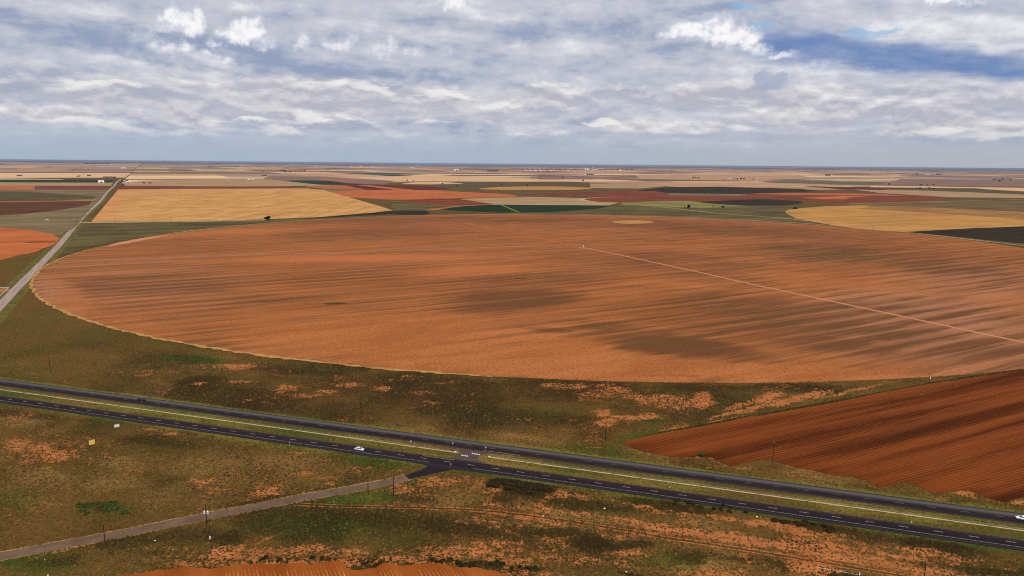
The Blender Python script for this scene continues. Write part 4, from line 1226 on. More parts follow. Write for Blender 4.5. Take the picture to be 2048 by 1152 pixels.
for sgn, w, lab in ((1, .9, 'sandy far edge of the side road'), (-1, .5, 'sandy near edge of the side road')):
    pp = []
    for i, q in enumerate(spts):
        a, b = Vector(spts[max(0, i - 1)]), Vector(spts[min(len(spts) - 1, i + 1)])
        d = (b - a).normalized()
        pp.append((q[0] - d.y * -sgn * (3.25 + w * .3) , q[1] + d.x * -sgn * (3.25 + w * .3)))
    tag(ribbon(pp, [w * rnd.uniform(.25, 1.25) for _ in pp], .06).build('road_shoulder', strip_mat('sandy_edge', A(176, 124, 70), A(190, 140, 90), A(120, 90, 50))), lab, 'shoulder', kind='structure')

# the pale straight road at the left
lp = [at(0, 613), at(100, 508), at(150, 456), at(163, 443.4), at(200, 401.5), at(238, 362)]
L0 = (-446, 590)
ldir = Vector((-0.457, 0.8895))
lpts = [(-489 - 0.457 * k + 3.0 * math.sin(k / 260) * min(1, k / 600), 674 + .8895 * k) for k in range(-160, 5400, 40)]
lm, t = mat('pale_asphalt')
p = t.n('ShaderNodeTexCoord').outputs['Object']
q = t.mapv(p, (1, 1, 1), -math.atan2(.8895, -.457))
n1 = t.noise(t.mapv(q, (1 / 60, 1 / 1.2, 1)), 1., 4., .6)
n2 = t.noise(p, .5, 4., .7)
c = t.mix(t.step(t.add(n1, t.mul(t.sub(n2, .5), .4)), .3, .7), A(150, 126, 116), A(186, 162, 150))
finish(t, c, .85, spec=.15)
tag(ribbon(lpts, 9.6, .09).build('road', lm), 'straight pale grey country road at the left', 'road', kind='structure')
tag(ribbon(lpts, 27, .045).build('grass_strip', strip_mat('roadside_grass', A(88, 82, 34), A(120, 106, 50), A(66, 64, 28))), 'green yellow verge along the pale country road', 'grass strip', kind='structure')
sheet('dirt_path', [at(*p) for p in ((150, 443.6), (165, 444.4), (162, 446.2), (150, 445.6))], .1, FM['track'], 'short pale farm entrance at the bend of the country road', 'path')
sheet('dirt_path', ragged([at(*p) for p in ((-20, 577.5), (19, 578.2), (34, 577), (31, 579), (16, 582.5), (-20, 590))], .8, 6, 2), .06, FM['orange'], 'orange entrance behind the white pipe fence', 'path')

# two-track trail through the lower right
tpx = [(588, 1008.5), (640, 1010.5), (700, 1012.6), (780, 1014), (860, 1016), (940, 1019.5), (1010, 1026), (1080, 1034.5), (1160, 1046), (1250, 1061), (1340, 1077), (1430, 1090), (1530, 1106), (1640, 1124), (1740, 1141), (1840, 1158)]
tp = polyline(tpx, 3, .12, 3)
rut_m = strip_mat('wheel_rut', A(176, 92, 48), A(198, 118, 72), A(120, 78, 38))
for off, lab in ((-1.05, 'near wheel rut of the two-track trail'), (1.05, 'far wheel rut of the two-track trail')):
    pp = []
    for i, q in enumerate(tp):
        a, b = Vector(tp[max(0, i - 2)]), Vector(tp[min(len(tp) - 1, i + 2)])
        d = (b - a).normalized()
        pp.append((q[0] - d.y * off, q[1] + d.x * off))
    tag(ribbon(pp, [rnd.uniform(.45, .95) for _ in pp], .03).build('dirt_path', rut_m), lab, 'path', kind='structure')
tag(ribbon(tp, [rnd.uniform(.5, 1.0) for _ in tp], .026).build('grass_strip', strip_mat('rut_grass', A(58, 44, 20), A(84, 62, 30), A(44, 34, 16))), 'grass ridge between the two wheel ruts', 'grass strip', kind='structure')

#==OBJECTS==
# ------------------------------------------------------------------ materials of things
M_WOOD = plain('pole_wood', A(52, 38, 28), .85, .1, .25, 3.0)
M_STEEL = plain('galvanised_steel', (.42, .43, .44), .45, .5, .1, 4.0, metal=.6)
M_GREY = plain('grey_metal', (.33, .34, .35), .5, .4)
M_WHITE = plain('white_paint', (.80, .80, .79), .45, .4, .05)
M_OFFW = plain('weathered_white', (.66, .65, .62), .6, .3, .1)
M_CERAM = plain('pale_insulator', (.62, .60, .55), .3, .5)
M_RED = plain('sign_red', (.62, .03, .03), .4, .4, .05)
M_BLUE = plain('sign_blue', (.05, .08, .42), .4, .4, .05)
M_ORANGE = plain('sign_amber', (.85, .45, .06), .45, .3, .06)
M_CONC = plain('concrete', A(200, 172, 130), .85, .15, .2, .7)
M_RUST = plain('rusty_metal', (.16, .08, .05), .8, .2)
M_DARK = plain('dark_timber', (.05, .045, .04), .8, .2)
M_ROOF = plain('sheet_roof', (.45, .45, .45), .5, .4)
M_TYRE = plain('tyre_rubber', (.02, .02, .02), .8, .2)
M_RIM = plain('alloy_rim', (.5, .5, .52), .35, .5, metal=.7)
M_LAMP = plain('headlamp_glass', (.75, .76, .78), .1, .8)
M_TAIL = plain('tail_lamp', (.4, .02, .02), .2, .6)
M_TRIM = plain('black_trim', (.02, .02, .022), .5, .4)


def paint_mat(name, c, rough=.25):
    m, t = mat(name)
    b = t.n('ShaderNodeBsdfPrincipled', None, Base_Color=c, Roughness=rough)
    b.inputs['Coat Weight'].default_value = .6
    b.inputs['Coat Roughness'].default_value = .08
    t.n('ShaderNodeOutputMaterial', None, Surface=b.outputs[0])
    return m


M_CARW = paint_mat('car_white', (.82, .82, .83))
M_CARD = paint_mat('car_dark', (.012, .014, .02))
m, t = mat('tinted_glass')
b = t.n('ShaderNodeBsdfPrincipled', None, Base_Color=(.02, .026, .034), Roughness=.06)
t.n('ShaderNodeOutputMaterial', None, Surface=b.outputs[0])
M_GLASS = m


def leaf_mat(name, c1, c2):
    m, t = mat(name)
    p = t.n('ShaderNodeTexCoord').outputs['Object']
    n = t.noise(p, 1.1, 3., .7)
    finish(t, t.mix(t.step(n, .35, .65), c1, c2), .8, spec=.15)
    return m


M_LEAF = leaf_mat('dark_leaves', A(34, 38, 18), A(60, 62, 30))
M_LEAF2 = leaf_mat('green_leaves', A(52, 68, 26), A(88, 102, 42))
M_SCRUB = leaf_mat('scrub_leaves', A(46, 38, 20), A(76, 62, 32))

# ------------------------------------------------------------------ grass: uncountable tussocks over the near land
def inside_road(X, Y):
    """distance based mask of everything paved or ploughed"""
    v = (Y - HS * X)
    bad = ((v > B_NB - .3) & (v < B_NT + .3)) | ((v > B_SB - .3) & (v < B_ST + .3))
    bad |= np.abs(v - B_C) < .9
    d = np.full(X.shape, 1e9)
    for (x1, y1), (x2, y2) in zip(spts[:-1], spts[1:]):
        ex, ey = x2 - x1, y2 - y1
        t = np.clip(((X - x1) * ex + (Y - y1) * ey) / (ex * ex + ey * ey), 0, 1)
        d = np.minimum(d, np.hypot(X - x1 - t * ex, Y - y1 - t * ey))
    bad |= d < 3.4

    def inpoly(P):
        r = np.zeros(X.shape, bool)
        for i in range(len(P)):
            (x1, y1), (x2, y2) = P[i], P[(i + 1) % len(P)]
            c = ((y1 <= Y) != (y2 <= Y))
            with np.errstate(divide='ignore', invalid='ignore'):
                r ^= c & (X < x1 + (Y - y1) / ((y2 - y1) if y2 != y1 else 1e-9) * (x2 - x1))
        return r
    for P in (poly, bp, [at(*p) for p in apx], [at(*p) for p in cpx]):
        bad |= inpoly(P)
    bad |= np.hypot(X - CX, Y - CY) < CR - 1
    return bad


def grass_tufts():
    N = 330000
    Y = 206 + (620 - 206) * rng.random(N) ** 1.35
    X = (rng.random(N) * 2 - 1) * (0.76 * Y + 14)
    soil, green, dark, pale = cover(X, Y)
    n = fbm(X / 3.0, Y / 3.0, 71, 3)
    keep = rng.random(N) < np.clip(1.0 - .95 * sm(soil + (n - .5) * .6, .25, .55) + .10 + .26 * sm(soil, .3, .5), .05, 1) * (0.25 + 1.2 * sm(n + .5 * dark, .3, .75))
    keep &= ~inside_road(X, Y)
    X, Y, soil, green, dark, pale = (a[keep] for a in (X, Y, soil, green, dark, pale))
    k = len(X)
    rad = (.16 + .34 * rng.random(k) ** 2) * (1 + .7 * dark)
    hgt = rad * (.35 + .55 * rng.random(k)) * (1 + .6 * dark)
    v = Y - HS * X
    mown = (v > B_SB) & (v < B_NT + 2.5)
    hgt[mown] *= .45
    ph = rng.random(k) * 6.283
    V = np.zeros((k, 5, 3))
    for j in range(4):
        a = ph + j * 1.5708
        q = rad * (.75 + .5 * rng.random(k))
        V[:, j] = np.stack([X + q * np.cos(a), Y + q * np.sin(a), np.full(k, .0)], 1)
    V[:, 4] = np.stack([X + rad * .4 * (rng.random(k) - .5), Y + rad * .4 * (rng.random(k) - .5), hgt], 1)
    i5 = np.arange(k)[:, None] * 5
    Fc = np.concatenate([i5 + np.array([[j, (j + 1) % 4, 4]]) for j in range(4)])
    c_dry, c_pale, c_green, c_dark, c_lush = (np.array(A(*c)) for c in ((116, 84, 42), (158, 120, 66), (90, 84, 34), (58, 46, 24), (76, 92, 32)))
    u1, u2 = rng.random(k)[:, None], rng.random(k)[:, None]
    col = np.where(u1 < (green * .9)[:, None], c_green, c_dry)
    col = np.where((u1 < (green * .5)[:, None]) & (green[:, None] > .55), c_lush, col)
    col = np.where(u2 < (pale * (1 - dark) * .42)[:, None], c_pale, col)
    col = np.where(u2 > 1 - np.clip(dark * .75 + .06 + .6 * soil, 0, .85)[:, None], c_dark, col)
    base = np.array(A(104, 76, 36)) * (1 - green[:, None]) + np.array(A(84, 78, 30)) * green[:, None]
    base = base * (1 - .6 * np.clip(dark, 0, 1))[:, None]
    col = col * (1 - .35 * np.clip(dark, 0, 1))[:, None]
    col = (.5 * col + .5 * base) * (.86 + .28 * rng.random(k))[:, None]
    C = np.ones((k, 5, 4))
    C[:, :, :3] = col[:, None, :]
    m, t = mat('grass_blades')
    a = t.n('ShaderNodeAttribute', {'attribute_name': 'tint'}).outputs['Color']
    finish(t, a, .9, spec=.05)
    o = npmesh('grass', V.reshape(-1, 3), Fc, m, {'tint': C.reshape(-1, 4)})
    tag(o, 'short dry tussock grass scattered over the near rough land', 'grass', kind='stuff')


grass_tufts()


# ------------------------------------------------------------------ shrubs and trees
def leaf_cloud(centres, size, seed, density=1.0):
    """many small leaf cards spread through overlapping lumps; centres: (x, y, z, rx, rz)"""
    g = np.random.default_rng(seed)
    V, k = [], 0
    for (cx, cy, cz, rx, rz) in centres:
        n = int(density * 46 * (rx * rx + rx * rz) / (size * size) * .5) + 12
        d = g.normal(size=(n, 3))
        d /= np.linalg.norm(d, axis=1)[:, None]
        r = (.45 + .6 * g.random(n) ** .6)[:, None]
        p = d * r * np.array([rx, rx, rz]) + np.array([cx, cy, cz])
        p[:, 2] = np.maximum(p[:, 2], .08)
        a = g.normal(size=(n, 3)) * .8 + d
        a /= np.linalg.norm(a, axis=1)[:, None]
        t1 = np.cross(a, g.normal(size=(n, 3)))
        t1 /= np.linalg.norm(t1, axis=1)[:, None]
        t2 = np.cross(a, t1)
        s = (size * (.6 + .8 * g.random(n)))[:, None]
        V.append(np.stack([p - t1 * s, p + t2 * s * .6, p + t1 * s, p - t2 * s * .6], 1))
    V = np.concatenate(V).reshape(-1, 3)
    return V, np.arange(len(V)).reshape(-1, 4)


def shrub(px, py, r, h, label, m=None, seed=1, group=None, name='shrub'):
    x, y = at(px, py)
    t = thing(name, label, 'shrub', (x, y, 0), 0, group)
    g = random.Random(seed)
    cs = [(g.uniform(-.6, .6) * r, g.uniform(-.6, .6) * r, h * g.uniform(.35, .62), r * g.uniform(.35, .6), h * g.uniform(.3, .45)) for _ in range(7)]
    V, Fc = leaf_cloud(cs, max(.16, r * .11), seed, 1.0)
    npmesh('foliage', V, Fc, m or M_LEAF, parent=t)
    mb = MB()
    for _ in range(5):
        mb.tube((g.uniform(-.2, .2) * r, g.uniform(-.2, .2) * r, -.05), (g.uniform(-.6, .6) * r, g.uniform(-.6, .6) * r, h * .6), .07, .03, 5)
    mb.build('stem', M_DARK, t)
    return t


def tree(px, py, h, w, label, seed=1, group=None, m=None, name='tree', low=.2, thick=.9):
    x, y = at(px, py)
    t = thing(name, label, 'tree', (x, y, 0), 0, group)
    g = random.Random(seed)
    mb = MB()
    tr = max(.16, h * .035)
    mb.tube((0, 0, -.2), (g.uniform(-.05, .05) * h, 0, h * .45), tr, tr * .6, 7)
    for k in range(5):
        a = k * 1.257 + g.uniform(-.4, .4)
        mb.tube((0, 0, h * g.uniform(.2, .4)), (math.cos(a) * w * .33, math.sin(a) * w * .33, h * g.uniform(.5, .8)), tr * .5, tr * .2, 5)
    mb.build('trunk', M_DARK, t)
    cs = []
    for k in range(11):
        a, rr = g.uniform(0, 6.28), w * .5 * math.sqrt(g.random()) * .7
        z = h * g.uniform(low + .16, .84)
        q = 1 - abs(z / h - .5) * .7
        cs.append((math.cos(a) * rr * q, math.sin(a) * rr * q, z, w * g.uniform(.17, .27), h * g.uniform(.11, .18)))
    V, Fc = leaf_cloud(cs, w * .045, seed + 50, thick)
    npmesh('crown', V, Fc, m or M_LEAF, parent=t)
    return t


tree(535, 440.4, 10.5, 16.0, 'lone broad round tree on the near edge of the wheat field', 3, low=.02)
tree(1377, 418, 15, 12, 'taller dark tree with a bare trunk in the olive pasture', 5)
tree(1370, 418, 9, 4.5, 'slim small tree just left of the taller pasture tree', 6)
tree(1446, 415.5, 7, 10, 'low wide tree at the edge of the light green field', 7, low=.05)
tree(1590, 418, 6, 16, 'flat dark bushy tree at the tip of the gold circle', 8, low=.0)
tree(1426, 414.4, 4, 6, 'tiny bush between the two pasture trees and the dark oval', 9, low=.0)
shrub(1404, 912, 1.7, 1.5, 'single round green bush at the notch of the ploughed field', M_LEAF2, 4)
th = [(985, 967, 2.6), (1000, 966, 2.8), (1015, 968, 2.7), (1030, 970, 2.8), (1045, 973, 2.9), (1060, 975, 2.9), (1075, 977, 2.6), (1088, 978, 2.3), (1097, 982, 2.0), (993, 974, 2.2), (1042, 982, 2.4), (1062, 985, 2.0), (1020, 976, 2.1), (978, 973, 1.6)]
for i, (px, py, r) in enumerate(th):
    shrub(px, py, r, 1.5, 'dark low bush in the dense thicket just below the near carriageway', M_SCRUB, 20 + i, 'bushes of the dark thicket below the highway')
for i, (px, py, r) in enumerate(((160, 1012, 1.6), (178, 1012, 2.1), (188, 1010, 1.8), (210, 1014, 2.3), (222, 1008, 2.4), (218, 1018, 2.2), (228, 1017, 1.9), (165, 1022, 1.2), (176, 1028, 1.3), (250, 1026, 1.6))):
    shrub(px, py, r, .8, 'dark green bush in the small clump beside the side road', M_LEAF2, 40 + i, 'bushes of the green clump beside the side road')
k = 0
for (cx, cy, rx, ry, n) in ((962, 1129, 46, 7, 12), (880, 1122, 26, 4, 5), (740, 1130, 26, 7, 6), (538, 1119, 22, 5, 5), (1045, 1137, 30, 5, 6), (640, 1118, 20, 3, 3)):
    for _ in range(n):
        k += 1
        shrub(cx + rnd.uniform(-rx, rx), cy + rnd.uniform(-ry, ry) * .8, rnd.uniform(.5, 1.1), rnd.uniform(.5, .9), 'small dark green weed clump along the edge of the bottom ridged field', M_LEAF, 70 + k, 'weed clumps along the bottom ridged field', 'weed_clump')
for i in range(26):
    f = i / 25
    px, py = (1560 + 200 * f, 1040 + 36 * f) if i < 14 else (1340 + 140 * (i - 14) / 11, 1006 + 16 * (i - 14) / 11)
    shrub(px + rnd.uniform(-14, 14), py + rnd.uniform(-6, 6), rnd.uniform(.8, 1.7), rnd.uniform(.6, 1.1), 'low dark weed bush on the slope below the near carriageway', M_SCRUB, 130 + i, 'weed bushes on the slope below the near carriageway', 'weed_bush')


# ------------------------------------------------------------------ utility poles
def pole(px, py, top, label, arm=None, cans=0, ins=False, box=False, r=.17, group=None, name='utility_pole', yaw=0.0):
    """top: photo row of the pole's tip, which gives its height"""
    x, y = at(px, py)
    d0 = math.hypot(x, y)
    # height from the photo: the tip's ray at the pole's distance
    d = ray(px, top)
    h = CAMH + d.z * d0 / math.hypot(d.x, d.y)
    t = thing(name, label, 'utility pole', (x, y, 0), yaw, group)
    MB().tube((0, 0, -.3), (0, 0, h), r, r * .68, 8).build('pole', M_WOOD, t)
    if arm:
        a = MB().box((0, .14, h - .5), (arm, .12, .14))
        ao = a.build('crossarm', M_WOOD, t)
        for s in (-.46, -.2, .2, .46):
            MB().tube((s * arm, .14, h - .43), (s * arm, .14, h - .18), .06, .04, 6).build('insulator', M_CERAM, ao)
    if ins:
        MB().tube((0, 0, h), (0, 0, h + .3), .07, .05, 6).build('insulator', M_CERAM, t)
        MB().tube((.22, 0, h - .7), (.5, 0, h - .5), .06, .05, 6).build('insulator', M_CERAM, t)
        MB().tube((-.2, 0, h - 1.0), (-.5, 0, h - .85), .06, .05, 6).build('insulator', M_CERAM, t)
    for k in range(cans):
        a = (.62 if k == 0 else -.62)
        c = MB().tube((a, .1, h - 4.0), (a, .1, h - 2.9), .38, .38, 12).tube((a, .1, h - 2.9), (a, .1, h - 2.76), .38, .2, 12)
        co = c.build('transformer', M_OFFW, t)
        MB().tube((a, .1, h - 2.76), (a, .1, h - 2.45), .05, .04, 6).build('bushing', M_CERAM, co)
    if box:
        MB().box((.05, -.3, 1.5), (.55, .35, 1.1)).build('meter_box', M_OFFW, t)
    return t


G1 = 'utility poles along the near farmland'
pole(101, 743.5, 709, 'wooden utility pole above the far carriageway, nearest to the left edge', group=G1)
pole(382, 779, 754, 'utility pole standing in dark scrub below the green grass streak', r=.14, group=G1)
pole(721, 817, 784, 'slim utility pole in dark scrub midway between green streak and crossover', r=.13, group=G1)
pole(953, 848, 820, 'utility pole with pale insulators on top, north of the median crossover', ins=True, group=G1)
pole(1211, 882.5, 839, 'tall bare utility pole just left of the ploughed field tip', group=G1)
pole(1461, 839, 806, 'utility pole on the ploughed field edge, first from its tip', r=.13, group=G1)
pole(1671.5, 803, 772, 'utility pole on the ploughed field edge, second from its tip', r=.15, group=G1)
pole(1857.5, 768, 746, 'utility pole carrying a grey can between big circle and ploughed field', cans=1, group=G1)
pole(1545, 927, 882, 'utility pole with pale insulators at the grassy notch of the ploughed field', ins=True, r=.15, group=G1)
pole(210.5, 1091, 1049, 'bare utility pole on the near side of the grey side road', group=G1)
pole(413.5, 1049, 1008, 'utility pole with two white transformer cans beside the side road', cans=2, r=.2, group=G1)
pole(421, 1082, 1049, 'utility pole with a white meter box near its foot', box=True, r=.15, group=G1)
pole(736.5, 989, 950, 'utility pole with crossarm in grass beside the paved apron', arm=2.4, r=.16, group=G1, yaw=-.3)
pole(787.5, 993.5, 952, 'thick plain utility pole on bare orange soil near the apron', r=.2, group=G1)
pole(1257, 1074.5, 1034, 'slim utility pole standing beside the two-track trail', r=.12, group=G1)
pole(1848, 1160, 1121, 'utility pole cut by the bottom edge of the photo', r=.17, group=G1)
G2 = 'utility poles in the middle distance'
for px, py, tp, lab in ((230, 443.2, 432, 'first far pole along the lower edge of the wheat field'), (341, 442.4, 431, 'second far pole along the lower edge of the wheat field'), (446.5, 440.6, 430, 'far pole left of the lone round tree'), (601, 437.6, 424, 'far pole right of the lone round tree'),
                        (99.5, 499, 485, 'pole at the lower right rim of the left orange circle'), (117, 482, 470, 'pole at the right tip of the left orange circle'), (77, 520, 506, 'pole in dark grass below the left orange circle'), (36.5, 447, 436, 'pole in the grey fallow near the left edge'),
                        (153, 444, 431, 'pole beside the farm entrance on the pale road'), (1650, 447.6, 441, 'leftmost of four short posts on the gold circle rim'), (1655, 448, 441.5, 'second of four short posts on the gold circle rim'), (1660, 448.6, 441, 'third of four short posts on the gold circle rim'), (1664, 449, 440.5, 'rightmost of four short posts on the gold circle rim'),
                        (1744, 461, 451, 'pole on the lower rim of the gold circle'), (1990, 482, 473, 'pole in front of the dark crop at the right edge'), (1364, 414, 405, 'pole left of the pasture trees')):
    pole(px, py, tp, lab, r=.2, group=G2)

# ------------------------------------------------------------------ cable barrier in the median
def barrier(u0, u1, label, end_at_u1):
    t = thing('cable_barrier', label, 'crash barrier', (*hw(0, B_C), 0))
    c = hw(0, B_C)

    def L(u, v, z):
        p = (HD[0] * u + HN[0] * v, HD[1] * u + HN[1] * v, z)
        return p
    mb = MB()
    r = random.Random(int(u1) + 9)
    n = int((u1 - u0) / 2.0)
    for i in range(n + 1):
        u = u0 + (u1 - u0) * i / n
        # worn edges; grass grows over the strip here and there
        k = (.44 if r.random() > .12 else .2) + r.uniform(-.06, .06)
        mb.v += [L(u, -k, .055), L(u, k, .055), L(u, -k - .02, -.03), L(u, k + .02, -.03)]
    for i in range(n):
        a = 4 * i
        mb.f += [(a, a + 4, a + 5, a + 1), (a, a + 2, a + 6, a + 4), (a + 1, a + 5, a + 7, a + 3)]
    mb.build('mow_strip', M_CONC, t)
    n = int((u1 - u0 - 8) / 6.1)
    post = MB().tube((0, 0, 0), (0, 0, .95), .045, .045, 6)
    po = post.build('post', M_STEEL, t)
    s0 = u0 + 3 if not end_at_u1 else u0 + 1
    for i in range(n):
        q = po if i == 0 else po.copy()
        if i:
            COL.objects.link(q)
            q.parent = t
        q.location = L(s0 + i * 6.1, 0, 0)
    cb = MB()
    for z in (.5, .65, .78, .9):
        cb.tube(L(s0, .05, z), L(s0 + (n - 1) * 6.1, .05, z), .012, .012, 5)
    ue, us = (u1 - 1.5, s0 + (n - 1) * 6.1) if end_at_u1 else (u0 + .5, s0)
    for z in (.5, .65, .78, .9):
        cb.tube(L(us, .05, z), L(ue, .05, .12), .012, .012, 5)
    cb.build('cable', M_STEEL, t)
    MB().box((HD[0] * ue, HD[1] * ue, .22), (.9, .7, .45), math.atan2(HD[1], HD[0])).build('anchor', M_OFFW, t)
    return t


barrier(-395, uof(917, 903.2), 'white cable barrier strip in the median west of the crossover', True)
barrier(uof(977, 912.8), 255, 'white cable barrier strip in the median east of the crossover', False)


# ------------------------------------------------------------------ road signs and markers
def octagon(r, z, y=0.0, th=.03):
    k = [math.pi / 8 + i * math.pi / 4 for i in range(8)]
    f = [(r * math.cos(a), y, z + r * math.sin(a)) for a in k]
    b = [(x, y + th, zz) for x, _, zz in f]
    return MB().loft([f, b])


def text_mesh(name, body, size, loc, m, parent, rot=(R(90), 0, 0)):
    cu = bpy.data.curves.new(name, 'FONT')
    cu.body = body
    cu.size = size
    cu.align_x = 'CENTER'
    cu.align_y = 'CENTER'
    tmp = bpy.data.objects.new(name, cu)
    COL.objects.link(tmp)
    dg = bpy.context.evaluated_depsgraph_get()
    me = bpy.data.meshes.new_from_object(tmp.evaluated_get(dg))
    bpy.data.objects.remove(tmp)
    me.name = name
    me.transform(Matrix.Translation(loc) @ Matrix.Rotation(rot[0], 4, 'X'))
    me.materials.clear()
    return link(name, me, m, parent)


def sign_post(h):
    return MB().box((0, .06, h / 2 - .1), (.07, .05, h + .2))


x, y = at(901, 939.5)
s = thing('stop_sign', 'red stop sign on the grass tip where the side road meets the highway', 'road sign', (x, y, 0), R(-52))
sign_post(3.0).build('post', M_STEEL, s)
f = octagon(.62, 2.55).build('sign_plate', M_RED, s)
octagon(.66, 2.55, .006, .02).build('rim', M_WHITE, f)
text_mesh('lettering', 'STOP', .42, (0, -.004, 2.55), M_WHITE, f)
x, y = at(822, 892)
s = thing('road_sign', 'pink and white square sign beside the median strip left of crossover', 'road sign', (x, y, 0), R(70))
sign_post(2.9).build('post', M_STEEL, s)
f = MB().box((0, 0, 2.4), (1.05, .03, 1.05)).build('sign_plate', M_WHITE, s)
MB().tube((0, -.02, 2.4), (0, -.035, 2.4), .42, .42, 20).build('disc', plain('sign_pink', (.7, .12, .2), .4, .4), f)
x, y = at(971.5, 903)
s = thing('road_sign', 'sign with blue top and amber lower plate at the crossover', 'road sign', (x, y, 0), R(10))
sign_post(3.0).build('post', M_STEEL, s)
MB().box((0, 0, 2.65), (.9, .03, .7)).build('sign_plate', M_BLUE, s)
MB().box((0, 0, 1.95), (.75, .03, .55)).build('warning_plate', M_ORANGE, s)
x, y = at(905.5, 896)
s = thing('road_sign', 'pale blue grey sign back facing away near the barrier end', 'road sign', (x, y, 0), R(160))
sign_post(2.9).build('post', M_STEEL, s)
MB().box((0, 0, 2.5), (.75, .03, .9)).build('sign_plate', plain('sign_back', (.35, .40, .48), .5, .4), s)
x, y = at(895, 920)
s = thing('road_sign', 'small dark sign on the edge of the near carriageway before the crossover', 'road sign', (x, y, 0), R(80))
sign_post(2.4).build('post', M_STEEL, s)
MB().box((0, 0, 2.0), (.6, .03, .7)).build('sign_plate', M_DARK, s)


def marker(px, py, label, h=1.4, group='white marker posts along the highway'):
    x, y = at(px, py)
    t = thing('marker_post', label, 'marker post', (x, y, 0), R(75), group)
    MB().box((0, 0, h / 2 - .1), (.11, .04, h + .2)).build('post', M_WHITE, t)
    MB().box((0, -.025, h - .18), (.09, .015, .18)).build('reflector', M_ORANGE, t)


for px, py, lab in ((825.6, 863.5, 'white marker post above the far carriageway'), (794, 882.5, 'white marker post in the median well left of the pink sign'), (830, 891, 'short marker post right beside the pink and white sign'), (579.5, 891, 'white marker post on the near verge left of the white sedan'),
                    (963.5, 914.5, 'white marker post on the right hand median tip'), (973.6, 923, 'white marker post at the lower edge of the right hand median tip'), (915, 904, 'pale marker post at the barrier end left of crossover'), (1061, 884.5, 'pale marker post above the far carriageway right of crossover')):
    marker(px, py, lab, 1.5 if px != 579.5 else 2.0)


# two hoardings in the dry grass
def hoarding(px, py, w, h, foot, rz, m, frame, label):
    x, y = at(px, py)
    t = thing('billboard', label, 'billboard', (x, y, 0), rz)
    b = MB().box((0, 0, foot + h / 2), (w, .08, h)).build('panel', m, t)
    fr = MB()
    for zz in (foot - .05, foot + h + .05):
        fr.box((0, .01, zz), (w + .2, .12, .1))
    for xx in (-w / 2 - .05, w / 2 + .05):
        fr.box((xx, .01, foot + h / 2), (.1, .12, h))
    fr.build('frame', frame, t)
    for xx in (-w * .32, w * .32):
        MB().box((xx, .12, (foot + h) / 2 - .1), (.14, .12, foot + h + .1)).build('post', M_DARK, t)
    return t


m, t = mat('yellow_poster')
p = t.n('ShaderNodeTexCoord').outputs['Object']
n = t.noise(p, 1.6, 3., .6)
finish(t, t.mix(t.step(n, .45, .62), (.88, .50, .06), (.9, .64, .22)), .6, spec=.2)
hoarding(184.5, 892.0, 2.7, 2.4, .75, R(45), m, M_TRIM, 'amber yellow square billboard standing alone in the dry grass')
hoarding(234, 855.6, 2.2, 1.35, .45, R(40), M_WHITE, M_OFFW, 'white billboard in the grass close to the near carriageway')


# ------------------------------------------------------------------ vehicles
def rr_section(x, hw_, z0, z1, bev=.16):
    return [(x, -hw_ + bev * .4, z0), (x, hw_ - bev * .4, z0), (x, hw_, z0 + bev), (x, hw_, z1 - bev), (x, hw_ - bev, z1), (x, -hw_ + bev, z1), (x, -hw_, z1 - bev), (x, -hw_, z0 + bev)]


